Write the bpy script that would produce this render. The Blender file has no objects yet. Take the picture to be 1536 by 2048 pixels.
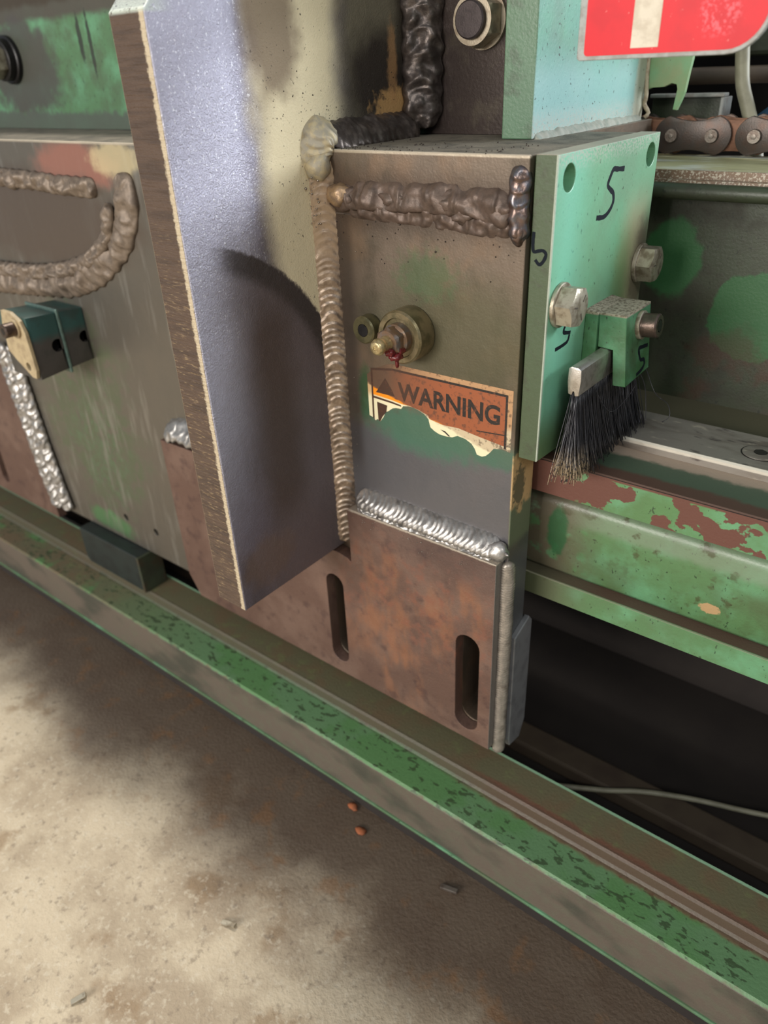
import bpy, bmesh, math, random
from mathutils import Vector, Matrix, noise as mnoise
# ------------------------------------------------------------------ camera, world, lights
# All lengths below are millimetres; S turns them into metres.
S = 0.001
sc = bpy.context.scene
COL = sc.collection
cd = bpy.data.cameras.new('camera'); cam = bpy.data.objects.new('camera', cd); COL.objects.link(cam)
CP = Vector((217.34, -404.31, 123.26))
R_ = Vector((0.7858, 0.61715, -0.0400)).normalized()
D_ = Vector((0.28865, -0.42337, -0.85873)); D_ = (D_ - R_*D_.dot(R_)).normalized()
F_ = R_.cross(D_)
cam.matrix_world = Matrix(((R_.x, -D_.x, -F_.x, CP.x*S), (R_.y, -D_.y, -F_.y, CP.y*S), (R_.z, -D_.z, -F_.z, CP.z*S), (0, 0, 0, 1)))
cd.sensor_fit = 'VERTICAL'; cd.sensor_height = 48; cd.sensor_width = 36; cd.lens = 1490/2048*48
cd.clip_start = 0.02; cd.clip_end = 50
cd.dof.use_dof = True; cd.dof.focus_distance = 0.49; cd.dof.aperture_fstop = 9.5
sc.camera = cam
sc.view_settings.view_transform = 'Standard'; sc.view_settings.look = 'None'; sc.view_settings.gamma = 1
sc.view_settings.use_curve_mapping = False
sc.view_settings.exposure = 0.15
w = bpy.data.worlds.new('workshop_air'); sc.world = w; w.use_nodes = True
w.node_tree.nodes['Background'].inputs[0].default_value = (0.80, 0.90, 1.0, 1)
w.node_tree.nodes['Background'].inputs[1].default_value = 0.36

def area(name, loc, target, sx, sy, power, col):
    l = bpy.data.lights.new(name, 'AREA'); l.shape = 'RECTANGLE'; l.size = sx; l.size_y = sy
    l.energy = power; l.color = col
    o = bpy.data.objects.new(name, l); COL.objects.link(o); o.location = loc
    o.rotation_euler = (Vector(target)-Vector(loc)).to_track_quat('-Z', 'Y').to_euler()
    return o
area('window_daylight', (2.3, 1.9, 0.85), (0, 0, 0), 1.3, 1.0, 92, (0.90, 0.95, 1.0))
area('ceiling_lamp', (-1.1, 0.9, 2.6), (-0.5, -0.5, -0.5), 1.6, 0.3, 120, (1.0, 0.94, 0.84))
area('front_fill', (-0.5, -2.6, 0.55), (-0.1, 0, -0.1), 1.4, 0.7, 62, (1.0, 0.94, 0.87))  # added low fill from the front, grazing the floor
area('front_fill', (1.6, -1.6, 1.6), (0, 0, 0), 0.8, 0.5, 16, (1.0, 0.97, 0.92))  # added weak fill from the front right

# ------------------------------------------------------------------ material helpers
def lin(c):
    r = [((x/255+0.055)/1.055)**2.4 if x > 10 else x/255/12.92 for x in c]
    return (r[0], r[1], r[2], 1)
class NT:
    def __init__(s, name, base, rough=0.5, metal=0.0, spec=0.5):
        s.m = bpy.data.materials.new(name); s.m.use_nodes = True
        s.t = s.m.node_tree; s.b = s.t.nodes['Principled BSDF']
        s.col = s.rgb(base); s.ro = s.val(rough); s.me = s.val(metal)
        s.b.inputs['Specular IOR Level'].default_value = spec
        g = s.n('ShaderNodeNewGeometry'); v = s.n('ShaderNodeVectorMath'); v.operation = 'SCALE'
        s.t.links.new(g.outputs['Position'], v.inputs[0]); v.inputs['Scale'].default_value = 1/S
        s.pos = v.outputs[0]; s.geo = g; s.h = None; s._sep = None
    def n(s, k): return s.t.nodes.new(k)
    def rgb(s, c):
        n = s.n('ShaderNodeRGB'); n.outputs[0].default_value = lin(c); return n.outputs[0]
    def val(s, v):
        n = s.n('ShaderNodeValue'); n.outputs[0].default_value = v; return n.outputs[0]
    def ma(s, op, a, b=None, c=None, clamp=False):
        n = s.n('ShaderNodeMath'); n.operation = op; n.use_clamp = clamp
        for i, x in enumerate((a, b, c)):
            if x is None: continue
            if isinstance(x, (int, float)): n.inputs[i].default_value = x
            else: s.t.links.new(x, n.inputs[i])
        return n.outputs[0]
    def ss(s, x, lo, hi, a=0.0, b=1.0):
        n = s.n('ShaderNodeMapRange'); n.interpolation_type = 'SMOOTHSTEP'
        s.t.links.new(x, n.inputs[0])
        if lo > hi: lo, hi, a, b = hi, lo, b, a
        for i, v in zip((1, 2, 3, 4), (lo, hi, a, b)): n.inputs[i].default_value = v
        return n.outputs[0]
    def noise(s, size, st=(1, 1, 1), det=4, rough=0.55, off=0.0, dist=0.0):
        mp = s.n('ShaderNodeMapping'); s.t.links.new(s.pos, mp.inputs[0])
        mp.inputs['Scale'].default_value = tuple(1/(size*k) for k in st)
        mp.inputs['Location'].default_value = (off*3.1, off*7.7, off*1.3)
        n = s.n('ShaderNodeTexNoise'); s.t.links.new(mp.outputs[0], n.inputs['Vector'])
        n.inputs['Scale'].default_value = 1; n.inputs['Detail'].default_value = det
        n.inputs['Roughness'].default_value = rough; n.inputs['Distortion'].default_value = dist
        return n.outputs['Fac']
    def nz(s, size, lo, hi, **k): return s.ss(s.noise(size, **k), lo, hi)
    def xyz(s, i):
        if s._sep is None:
            s._sep = s.n('ShaderNodeSeparateXYZ'); s.t.links.new(s.pos, s._sep.inputs[0])
        return s._sep.outputs['XYZ'.index(i.upper())]
    def rng(s, ax, lo, hi, soft, wob=0.0, size=10, off=0.0):      # 1 between lo and hi along an axis
        c = s.xyz(ax)
        if wob:
            c = s.ma('ADD', c, s.ma('MULTIPLY', s.ma('SUBTRACT', s.noise(size, off=off), 0.5), wob*2))
        return s.ma('MULTIPLY', s.ss(c, lo-soft/2, lo+soft/2), s.ss(c, hi+soft/2, hi-soft/2))
    def blob(s, c, r, soft=0.3, wob=0.3, size=12, off=0.0):        # ellipsoid patch with a ragged outline
        v = s.n('ShaderNodeVectorMath'); v.operation = 'SUBTRACT'; s.t.links.new(s.pos, v.inputs[0]); v.inputs[1].default_value = c
        d = s.n('ShaderNodeVectorMath'); d.operation = 'DIVIDE'; s.t.links.new(v.outputs[0], d.inputs[0]); d.inputs[1].default_value = r
        l = s.n('ShaderNodeVectorMath'); l.operation = 'LENGTH'; s.t.links.new(d.outputs[0], l.inputs[0])
        x = l.outputs['Value']
        if wob: x = s.ma('ADD', x, s.ma('MULTIPLY', s.ma('SUBTRACT', s.noise(size, off=off, det=5), 0.5), wob*2))
        return s.ss(x, 1+soft/2, 1-soft/2)
    def mul(s, *a):
        r = a[0]
        for x in a[1:]: r = s.ma('MULTIPLY', r, x)
        return r
    def mx(s, *a):
        r = a[0]
        for x in a[1:]: r = s.ma('MAXIMUM', r, x)
        return r
    def mixv(s, a, b, f):
        n = s.n('ShaderNodeMix'); n.data_type = 'FLOAT'; s.t.links.new(f, n.inputs[0]); s.t.links.new(a, n.inputs[2])
        if isinstance(b, (int, float)): n.inputs[3].default_value = b
        else: s.t.links.new(b, n.inputs[3])
        return n.outputs[0]
    def lay(s, col, f, rough=None, metal=None, k=1.0):
        if k != 1.0: f = s.ma('MULTIPLY', f, k)
        n = s.n('ShaderNodeMix'); n.data_type = 'RGBA'
        s.t.links.new(f, n.inputs[0]); s.t.links.new(s.col, n.inputs[6]); s.t.links.new(s.rgb(col), n.inputs[7])
        s.col = n.outputs[2]
        if rough is not None: s.ro = s.mixv(s.ro, rough, f)
        if metal is not None: s.me = s.mixv(s.me, metal, f)
        return s
    def bump(s, h, dist):      # dist in mm
        x = s.ma('MULTIPLY', h, dist*S)
        s.h = x if s.h is None else s.ma('ADD', s.h, x)
        return s
    def done(s, coat=0.0):
        L = s.t.links.new
        L(s.col, s.b.inputs['Base Color']); L(s.ro, s.b.inputs['Roughness']); L(s.me, s.b.inputs['Metallic'])
        if s.h is not None:
            b = s.n('ShaderNodeBump'); b.inputs['Strength'].default_value = 1; b.inputs['Distance'].default_value = 1
            L(s.h, b.inputs['Height']); L(b.outputs[0], s.b.inputs['Normal'])
        s.b.inputs['Coat Weight'].default_value = coat
        return s.m

# ------------------------------------------------------------------ mesh helpers
def link_mesh(name, me, mat, parent=None, smooth=False):
    o = bpy.data.objects.new(name, me); COL.objects.link(o)
    me.materials.clear(); me.materials.append(mat)
    for p in me.polygons: p.use_smooth = False
    if smooth is True:
        for p in me.polygons: p.use_smooth = True
    elif smooth:
        for p in me.polygons: p.use_smooth = True
        me.set_sharp_from_angle(angle=math.radians(smooth))
    if parent is not None:
        b = Vector(parent.get('_b', (0, 0, 0)))
        me.transform(Matrix.Translation(-b*S)); o.parent = parent
        o['_b'] = tuple(b)
    return o
def obj(name, bm, mat, parent=None, smooth=False, base=None):
    bmesh.ops.recalc_face_normals(bm, faces=bm.faces)
    me = bpy.data.meshes.new(name); bm.to_mesh(me); bm.free()
    me.transform(Matrix.Scale(S, 4))
    o = link_mesh(name, me, mat, parent, smooth)
    if parent is None and base is not None:
        me.transform(Matrix.Translation(-Vector(base)*S)); o.location = Vector(base)*S
        o['_b'] = tuple(base)
    return o
def tag(o, label, cat, group=None, kind=None):
    o['label'] = label
    if cat: o['category'] = cat
    if group: o['group'] = group
    if kind: o['kind'] = kind
    return o
def thing(name, label, cat, base, group=None):
    o = bpy.data.objects.new(name, None); COL.objects.link(o)
    o.empty_display_size = 0.01
    o.location = Vector(base)*S; o['_b'] = tuple(base)
    return tag(o, label, cat, group)
def box(x0, x1, y0, y1, z0, z1, bev=0.0, seg=2, bm=None):
    b = bmesh.new()
    vs = [b.verts.new((x, y, z)) for x in (x0, x1) for y in (y0, y1) for z in (z0, z1)]
    for f in ((0, 1, 3, 2), (4, 6, 7, 5), (0, 4, 5, 1), (2, 3, 7, 6), (0, 2, 6, 4), (1, 5, 7, 3)): b.faces.new([vs[i] for i in f])
    if bev: bmesh.ops.bevel(b, geom=b.edges[:], offset=bev, segments=seg, affect='EDGES', profile=0.5)
    return add(bm, b)
def add(bm, b):
    if bm is None: return b
    me = bpy.data.meshes.new('t'); b.to_mesh(me); b.free(); bm.from_mesh(me); bpy.data.meshes.remove(me); return bm
AX = {'x': lambda a, b, c: (c, a, b), 'y': lambda a, b, c: (a, c, b), 'z': lambda a, b, c: (a, b, c)}
def slab(outer, axis, c0, c1, holes=(), bev=0.0, bm=None, jag=0.0, seed=1):
    """flat outline with holes, extruded along an axis; outline coords are the other two axes in xyz order"""
    cu = bpy.data.curves.new('t', 'CURVE'); cu.dimensions = '2D'; cu.fill_mode = 'BOTH'
    for poly in [outer]+list(holes):
        sp = cu.splines.new('POLY'); sp.points.add(len(poly)-1); sp.use_cyclic_u = True
        for p, q in zip(sp.points, poly): p.co = (q[0], q[1], 0, 1)
    cu.extrude = (c1-c0)/2-bev; cu.bevel_depth = bev; cu.offset = -bev; cu.bevel_resolution = 1
    o = bpy.data.objects.new('t', cu); COL.objects.link(o); bpy.context.view_layer.update()
    me = bpy.data.meshes.new_from_object(o.evaluated_get(bpy.context.evaluated_depsgraph_get()))
    b = bmesh.new(); b.from_mesh(me); bpy.data.objects.remove(o); bpy.data.curves.remove(cu); bpy.data.meshes.remove(me)
    bmesh.ops.remove_doubles(b, verts=b.verts, dist=0.001)
    m = (c0+c1)/2
    for v in b.verts: v.co = AX[axis](v.co.x, v.co.y, v.co.z+m)
    return add(bm, b)
def circ(cx, cy, r, n=28, a0=0): return [(cx+r*math.cos(a0+2*math.pi*i/n), cy+r*math.sin(a0+2*math.pi*i/n)) for i in range(n)]
def slot(cx, z0, z1, r, n=10):
    p = []
    for i in range(n+1): a = math.pi*i/n; p.append((cx+r*math.cos(a), z1-r+r*math.sin(a)))
    for i in range(n+1): a = math.pi+math.pi*i/n; p.append((cx+r*math.cos(a), z0+r+r*math.sin(a)))
    return p
def frame_to(d):
    return Vector(d).normalized().to_track_quat('Z', 'Y').to_matrix()
def lathe(prof, o, d, n=32, bm=None, hexa=None):
    """profile [(radius, along)] turned about direction d from point o; hexa = indices with six-sided section"""
    b = bmesh.new(); M = frame_to(d); o = Vector(o); rings = []
    for k, (r, t) in enumerate(prof):
        ring = []
        for i in range(n):
            a = 2*math.pi*i/n; rr = r
            if hexa and k in hexa:
                am = (a+math.pi/6) % (math.pi/3)-math.pi/6; rr = r*math.cos(math.pi/6)/math.cos(am) if True else r
            ring.append(b.verts.new(o+M@Vector((rr*math.cos(a), rr*math.sin(a), t))))
        rings.append(ring)
    for A, B in zip(rings, rings[1:]):
        for i in range(n): b.faces.new((A[i], A[(i+1) % n], B[(i+1) % n], B[i]))
    b.faces.new(rings[0][::-1]); b.faces.new(rings[-1])
    return add(bm, b)
def tube(pts, r, n=10, bm=None, rf=None):
    b = bmesh.new(); pts = [Vector(p) for p in pts]; up = Vector((0.3, 0.2, 1)).normalized(); rings = []
    for i, p in enumerate(pts):
        t = (pts[min(i+1, len(pts)-1)]-pts[max(i-1, 0)]).normalized()
        u = t.cross(up).normalized(); v = t.cross(u); rr = rf(i/(len(pts)-1)) if rf else r
        rings.append([b.verts.new(p+(u*math.cos(2*math.pi*k/n)+v*math.sin(2*math.pi*k/n))*rr) for k in range(n)])
    for A, B in zip(rings, rings[1:]):
        for i in range(n): b.faces.new((A[i], A[(i+1) % n], B[(i+1) % n], B[i]))
    b.faces.new(rings[0]); b.faces.new(rings[-1][::-1])
    return add(bm, b)
def spline(P, step):
    """Catmull-Rom resample"""
    P = [Vector(p) for p in P]; out = []
    Q = [P[0]*2-P[1]]+P+[P[-1]*2-P[-2]]
    for i in range(1, len(Q)-2):
        n = max(2, int((Q[i+1]-Q[i]).length/step))
        for k in range(n):
            t = k/n; a, b, c, d = Q[i-1:i+3]
            out.append(0.5*((2*b)+(c-a)*t+(2*a-5*b+4*c-d)*t*t+(3*b-a-3*c+d)*t**3))
    out.append(P[-1]); return out
def weld(path, up, w, h, pitch=4.0, amp=0.6, curv=0.9, seed=0, lump=0.5, lumpsize=8, depth=None, step=0.7, nl=22, bm=None, rev=False, wv=0.08):
    """a weld bead: half-round run along a path with overlapping crescent ripples"""
    b = bmesh.new(); pts = spline(path, step); N = len(pts); rows = []; s = 0
    L = sum((pts[i+1]-pts[i]).length for i in range(N-1))
    depth = w*0.5 if depth is None else depth
    ups = up if isinstance(up, list) else [up, up]
    for i, p in enumerate(pts):
        if i: s += (pts[i]-pts[i-1]).length
        f = i/(N-1)*(len(ups)-1); k = min(int(f), len(ups)-2)
        u = (Vector(ups[k]).normalized()*(1-(f-k))+Vector(ups[k+1]).normalized()*(f-k)).normalized()
        t = (pts[min(i+1, N-1)]-pts[max(i-1, 0)]).normalized()
        side = t.cross(u).normalized(); u = side.cross(t).normalized()
        e = min(s, L-s)/(w*0.9); env = math.sqrt(max(0.0, 1-(1-min(e, 1))**2))
        row = []
        for j in range(nl+1):
            q = -1+2*j/nl
            n1 = mnoise.noise(Vector((s/lumpsize, q*w/lumpsize, seed*9.1)))
            n2 = mnoise.noise(Vector((s/2.2, q*w/2.2, seed*3.3+5)))
            ww = w*(1+wv*mnoise.noise(Vector((s/9, (1 if q > 0 else -1)*7, seed+2.5)))+0.05*math.sin(2*math.pi*s/pitch+seed))
            jit = 0.8*mnoise.noise(Vector((s/14, 3.3, seed)))
            ph = (s+(-1 if rev else 1)*curv*w*(q*q))/pitch+jit
            fr = ph-math.floor(ph)
            if rev: fr = 1-fr
            saw = fr**1.6 if fr < 0.86 else (1-fr)/0.14*0.785
            prof = max(0.0, 1-abs(q)**2.3)**0.62
            hh = h*prof*(0.35+0.65*env)+amp*(saw-0.4)*prof+lump*n1*prof*1.6+0.12*lump*n2
            row.append(b.verts.new(p+side*(q*ww*(0.25+0.75*env))+u*hh))
        row.append(b.verts.new(p-u*depth)); rows.append(row)
    for A, B in zip(rows, rows[1:]):
        for j in range(len(A)): b.faces.new((A[j], A[(j+1) % len(A)], B[(j+1) % len(A)], B[j]))
    b.faces.new(rows[0]); b.faces.new(rows[-1][::-1])
    return add(bm, b)
def ball(c, r, sub=2, bm=None, sq=(1, 1, 1), nz=0.0, seed=0):
    b = bmesh.new(); bmesh.ops.create_icosphere(b, subdivisions=sub, radius=1)
    for v in b.verts:
        k = 1+nz*mnoise.noise(v.co*1.8+Vector((seed, seed*2, 0)))
        v.co = Vector((v.co.x*r*sq[0]*k+c[0], v.co.y*r*sq[1]*k+c[1], v.co.z*r*sq[2]*k+c[2]))
    return add(bm, b)
def spatter(fn, n, seed, r0=0.25, r1=0.8):
    rnd = random.Random(seed); bm = bmesh.new()
    for i in range(n):
        ball(fn(rnd), rnd.uniform(r0, r1)*rnd.uniform(0.5, 1), 1, bm)
    return bm
def ribbon(pts, width, nrm, th=0.12, bm=None):
    """hand-drawn marker stroke lying on a surface"""
    b = bmesh.new(); nrm = Vector(nrm); P = spline(pts, 0.8); Ls = []
    for i, p in enumerate(P):
        t = (P[min(i+1, len(P)-1)]-P[max(i-1, 0)]).normalized(); sd = t.cross(nrm).normalized()
        ww = width*(1+0.18*mnoise.noise(p*0.4))/2
        Ls.append([b.verts.new(p+sd*ww+nrm*th), b.verts.new(p-sd*ww+nrm*th), b.verts.new(p-sd*ww), b.verts.new(p+sd*ww)])
    for A, B in zip(Ls, Ls[1:]):
        for k in range(4): b.faces.new((A[k], A[(k+1) % 4], B[(k+1) % 4], B[k]))
    b.faces.new(Ls[0]); b.faces.new(Ls[-1][::-1])
    return add(bm, b)
def text_mesh(body, size, bold, thick=0.03):
    cu = bpy.data.curves.new('t', 'FONT'); cu.body = body; cu.size = size; cu.offset = bold; cu.extrude = thick
    o = bpy.data.objects.new('t', cu); COL.objects.link(o); bpy.context.view_layer.update()
    me = bpy.data.meshes.new_from_object(o.evaluated_get(bpy.context.evaluated_depsgraph_get()))
    b = bmesh.new(); b.from_mesh(me); bpy.data.objects.remove(o); bpy.data.curves.remove(cu); bpy.data.meshes.remove(me)
    return b

# ------------------------------------------------------------------ materials
def grime(m, k=0.5, size=30, col=(52, 44, 36), off=0.0, rough=0.7):
    m.lay(col, m.nz(size, 0.42, 0.72, off=off, det=6), rough=rough, k=k)
    m.lay(col, m.nz(size*0.15, 0.5, 0.8, off=off+2, det=5), k=k*0.6)
    return m
def fine(m, d=0.25, size=1.2, off=0.0):
    m.bump(m.noise(size, det=3, off=off), d); return m

def mat_carriage():
    m = NT('oily_bare_steel', (112, 99, 86), 0.42, 0.55)
    m.lay((126, 104, 84), m.nz(40, 0.45, 0.65, off=1), k=0.7)
    m.lay((84, 76, 64), m.nz(26, 0.45, 0.7, off=2, st=(1, 1, 1.6)), k=0.8)
    # right hand front: dull green cast, green smear above the fitting, grey ground zone under the label
    m.lay((86, 84, 62), m.blob((-50, 0, -32), (75, 40, 38), 0.8, 0.25, 30), k=0.75, rough=0.5)
    m.lay((66, 88, 54), m.blob((-72, 0, 6), (22, 20, 15), 1.0, 1.0, 6), k=0.65, metal=0.1)
    m.lay((58, 96, 60), m.blob((-128, 0, -88), (7, 20, 22), 0.8, 0.5, 8), k=0.8)
    m.lay((100, 100, 104), m.mul(m.rng('z', -210, -112, 16, 5, 20), m.rng('x', -148, 0, 6)), k=0.9, rough=0.42, metal=0.5)
    m.lay((66, 104, 84), m.mul(m.blob((-72, 0, -106), (54, 20, 19), 0.9, 0.5, 8, 4), m.rng('z', -150, -86, 2)), k=0.9, metal=0.1)
    m.lay((66, 100, 82), m.mul(m.blob((-14, 0, -110), (22, 20, 9), 0.7, 0.5, 8, 6)), k=0.8, metal=0.1)
    m.lay((58, 50, 46), m.mul(m.rng('x', -150, -134, 10), m.rng('z', -150, 40, 40)), k=0.6)
    m.lay((64, 52, 44), m.mul(m.rng('z', 32, 66, 20, 5, 20), m.rng('x', -150, 0, 10)), k=0.7)
    # right side face
    sd = m.ss(m.xyz('x'), -1.5, -0.3)
    m.lay((104, 112, 84), m.mul(sd, m.rng('z', -180, -106, 10)), k=0.8, metal=0.1, rough=0.6)
    m.lay((196, 160, 112), m.mul(sd, m.blob((0, 14, -128), (8, 20, 24), 0.3, 0.5, 8)), k=0.9, metal=0, rough=0.7)
    m.lay((60, 66, 52), m.mul(sd, m.blob((0, 10, -133), (8, 8, 16), 0.5, 1.0, 4)), k=0.8, metal=0)
    m.lay((110, 110, 112), m.mul(sd, m.rng('z', -420, -190, 25)), k=1, metal=0.5, rough=0.35)
    # left hand half: greenish flaking area, red primer patch, bare streaks
    lf = m.ss(m.xyz('x'), -185, -195)
    m.lay((108, 103, 94), lf, k=0.9, rough=0.4)
    m.lay((80, 88, 66), m.mul(lf, m.blob((-545, 0, -205), (90, 30, 120), 0.6, 0.8, 34, 3), m.nz(14, 0.3, 0.55, off=3)), k=0.9, metal=0.1)
    m.lay((84, 108, 80), m.mul(lf, m.blob((-540, 0, -250), (50, 30, 60), 0.5, 1.1, 22, 5), m.nz(6, 0.4, 0.6, off=9)), k=0.5)
    m.lay((92, 138, 92), m.mul(lf, m.blob((-560, 0, -350), (45, 20, 14), 0.6, 0.7, 20, 5)), k=0.8)
    m.lay((150, 146, 138), m.mul(lf, m.nz(30, 0.52, 0.72, st=(0.35, 1, 2.2), off=8)), k=0.5, metal=0.7)
    m.lay((138, 92, 78), m.mul(lf, m.blob((-460, 0, 60), (62, 20, 20), 0.6, 0.5, 20)), k=0.9, metal=0)
    m.lay((196, 180, 140), m.mul(lf, m.blob((-395, 0, 66), (34, 20, 14), 0.6, 0.5, 10)), k=0.7, metal=0.1)
    m.lay((98, 84, 74), m.mul(lf, m.blob((-560, 0, 10), (170, 20, 45), 0.5, 0.4, 30)), k=0.75)
    # dusty top
    tp = m.ss(m.xyz('z'), 78.6, 79.2)
    m.lay((116, 108, 94), tp, rough=0.8, metal=0.05)
    m.lay((62, 58, 50), m.mul(tp, m.nz(16, 0.42, 0.7, off=12)), k=0.75)
    m.lay((180, 172, 158), m.mul(tp, m.nz(1.1, 0.58, 0.72, off=3)), k=0.6)
    m.lay((190, 178, 158), m.mul(m.rng('y', -1, 2.2, 1.2, 1.5, 5), m.rng('z', 77.6, 82, 1)), k=0.8)
    fine(m, 0.12, 1.6); m.bump(m.noise(14, det=2, off=3), 0.3)
    return m.done()
def mat_blade():
    m = NT('mill_scale_plate', (112, 106, 114), 0.33, 0.65)
    m.lay((136, 132, 148), m.nz(30, 0.4, 0.65, off=1, st=(1, 1, 2)), k=0.6)
    m.lay((84, 68, 60), m.nz(38, 0.5, 0.72, off=5, st=(1, .6, 2.2)), k=0.7, rough=0.5)
    rt = m.ss(m.xyz('x'), -160, -158.6)
    # upper surface: bluish scale with painted sheen and sparkle, pale powdery band, sooty back
    up = m.mul(rt, m.ss(m.ma('SUBTRACT', m.xyz('z'), m.ma('MULTIPLY', m.ma('ADD', m.xyz('y'), 121), 2.0)), -230, -60))
    m.lay((196, 195, 212), m.mul(up, m.rng('y', -130, -62, 26, 8, 25)), k=0.8, rough=0.34, metal=0.75)
    m.lay((240, 240, 246), m.mul(up, m.nz(1.6, 0.57, 0.68, off=9, det=5), m.rng('y', -125, -56, 20, 8), m.ss(m.xyz('z'), -60, 10)), k=0.8, rough=0.3)
    cream = m.mul(rt, m.rng('y', -52, 26, 24, 16, 50, 2), m.ss(m.xyz('z'), -90, -60))
    m.lay((222, 208, 172), cream, k=0.95, rough=0.75, metal=0.0)
    m.lay((104, 84, 66), m.mul(rt, m.blob((-158, -34, 146), (9, 22, 34), 0.7, 0.5, 20)), k=0.8, metal=0.0)
    m.lay((50, 42, 36), m.mul(rt, m.nz(2.2, 0.67, 0.72, det=3, off=4), m.rng('y', -60, 20, 10)), k=0.85)
    bk = m.mul(rt, m.rng('y', 30, 140, 24, 6, 20))
    m.lay((124, 116, 98), bk, k=1, rough=0.5, metal=0.3)
    m.lay((56, 47, 42), m.mul(bk, m.blob((-158, 66, 118), (9, 34, 26), 0.9, 0.5, 20, 2)), k=0.95)
    m.lay((50, 42, 36), m.mul(bk, m.rng('y', 86, 120, 12, 8, 20)), k=0.75)
    m.lay((196, 152, 96), m.mul(bk, m.blob((-158, 88, 99), (9, 26, 12), 0.6, 0.9, 6, 2)), k=0.9, rough=0.85, metal=0)
    m.lay((190, 142, 92), m.mul(bk, m.blob((-158, 83, 124), (9, 5, 24), 0.9, 0.9, 8, 7)), k=0.55, rough=0.85, metal=0)
    # ground-down disc area low on the plate
    v = m.mx(m.blob((-158, -133, -105), (60, 143, 143), 0.02, 0.015, 3), m.ss(m.xyz('z'), -80, -150))
    disc = m.mul(rt, v)
    m.lay((124, 114, 117), m.mul(disc, m.rng('y', -86, 10, 44, 10, 30)), k=1, rough=0.36, metal=0.6)
    ring = m.mul(rt, v, m.ss(m.xyz('z'), -100, -50), m.ma('SUBTRACT', 1.0, m.blob((-158, -133, -105), (60, 128, 128), 0.08, 0.02, 3)))
    m.lay((62, 56, 52), m.mul(ring, m.rng('y', -95, 20, 24)), k=0.8, metal=0.5)
    m.lay((86, 70, 58), m.mul(disc, m.rng('y', -80, -44, 26, 12, 40), m.rng('z', -170, -10, 40)), k=0.6)
    m.lay((120, 98, 82), m.mul(rt, m.blob((-158, -92, -200), (9, 26, 20), 0.8, 0.6, 14, 3)), k=0.6, metal=0.3)
    # flame-cut front edge
    fr = m.mul(m.ss(m.xyz('y'), -120.2, -121), m.ss(m.xyz('x'), -158.4, -159.4))
    m.lay((86, 68, 55), fr, rough=0.6, metal=0.1)
    m.lay((66, 52, 43), m.mul(fr, m.nz(5, 0.45, 0.65, st=(12, 1, 1), off=2)), k=0.7)
    m.lay((186, 160, 120), m.mul(fr, m.nz(1.3, 0.55, 0.75, st=(5, 1, 0.8), off=7), m.ss(m.xyz('z'), 80, -20)), k=0.6, metal=0.5, rough=0.35)
    m.lay((214, 198, 168), m.mul(fr, m.rng('x', -162.8, -158.6, 2.0, 2.6, 2.4)), k=0.8, rough=0.4, metal=0.3)
    m.lay((196, 180, 150), m.mul(fr, m.ss(m.xyz('x'), -188.0, -188.9)), k=0.7, metal=0.3)
    top = m.ss(m.xyz('z'), 152.5, 154.5)
    m.lay((206, 216, 204), m.mul(m.ss(m.xyz('y'), -100, -123), top, m.nz(2, 0.3, 0.45, off=3)), k=0.8, metal=0.2)
    m.bump(m.noise(1.1, det=4, rough=0.65), 0.6); m.bump(m.noise(7, det=2, off=2), 0.5)
    m.bump(m.mul(fr, m.noise(1.6, st=(14, 1, 1), det=2)), 1.1)
    return m.done()
def mat_rust():
    m = NT('brown_rusted_plate', (104, 80, 70), 0.5, 0.35)
    m.lay((128, 104, 92), m.nz(46, 0.42, 0.66, off=1), k=0.6)
    m.lay((150, 96, 58), m.mul(m.nz(26, 0.42, 0.66, off=6, st=(0.7, 1, 1.6)), m.mx(m.blob((-85, -12, -295), (75, 20, 70), 0.9, 0.6, 40, 4), m.blob((-30, -12, -245), (20, 20, 26), 0.7, 0.6, 14))), k=0.48, rough=0.7, metal=0)
    m.lay((124, 76, 56), m.mul(m.nz(9, 0.45, 0.7, off=11), m.blob((-70, -12, -260), (85, 20, 60), 0.9, 0.5, 40, 8)), k=0.6, rough=0.7, metal=0)
    m.lay((74, 54, 52), m.nz(13, 0.52, 0.72, off=8), k=0.55)
    m.lay((70, 62, 62), m.mul(m.ss(m.xyz('z'), -235, -195), m.ss(m.xyz('x'), -140, -60)), k=0.4)
    m.lay((122, 117, 112), m.mul(m.ss(m.xyz('x'), -3.6, -3.1)), k=0.95, metal=0.3, rough=0.4)
    m.lay((196, 186, 168), m.mul(m.rng('z', -190.6, -188, 0.8, 0.8, 3), m.ss(m.xyz('x'), -150, -140)), k=0.6, metal=0.4)
    m.lay((150, 136, 124), m.nz(1.3, 0.62, 0.72, off=2), k=0.3)
    fine(m, 0.25, 1.4); m.bump(m.noise(10, det=3), 0.3)
    return m.done()
def mat_weld(name, a, b, rough=0.35, metal=0.85, dust=None, dz=None):
    m = NT(name, a, rough, metal)
    m.lay(b, m.nz(5, 0.42, 0.65, off=1), k=0.8)
    m.lay((70, 58, 48), m.nz(12, 0.52, 0.75, off=5), k=0.6)
    if dust:
        m.lay(dust, m.mul(m.ss(m.xyz('z'), dz[0], dz[1]), m.nz(6, 0.25, 0.6, off=3)), k=0.92, rough=0.8, metal=0.05)
    fine(m, 0.12, 0.8)
    return m.done()
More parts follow.
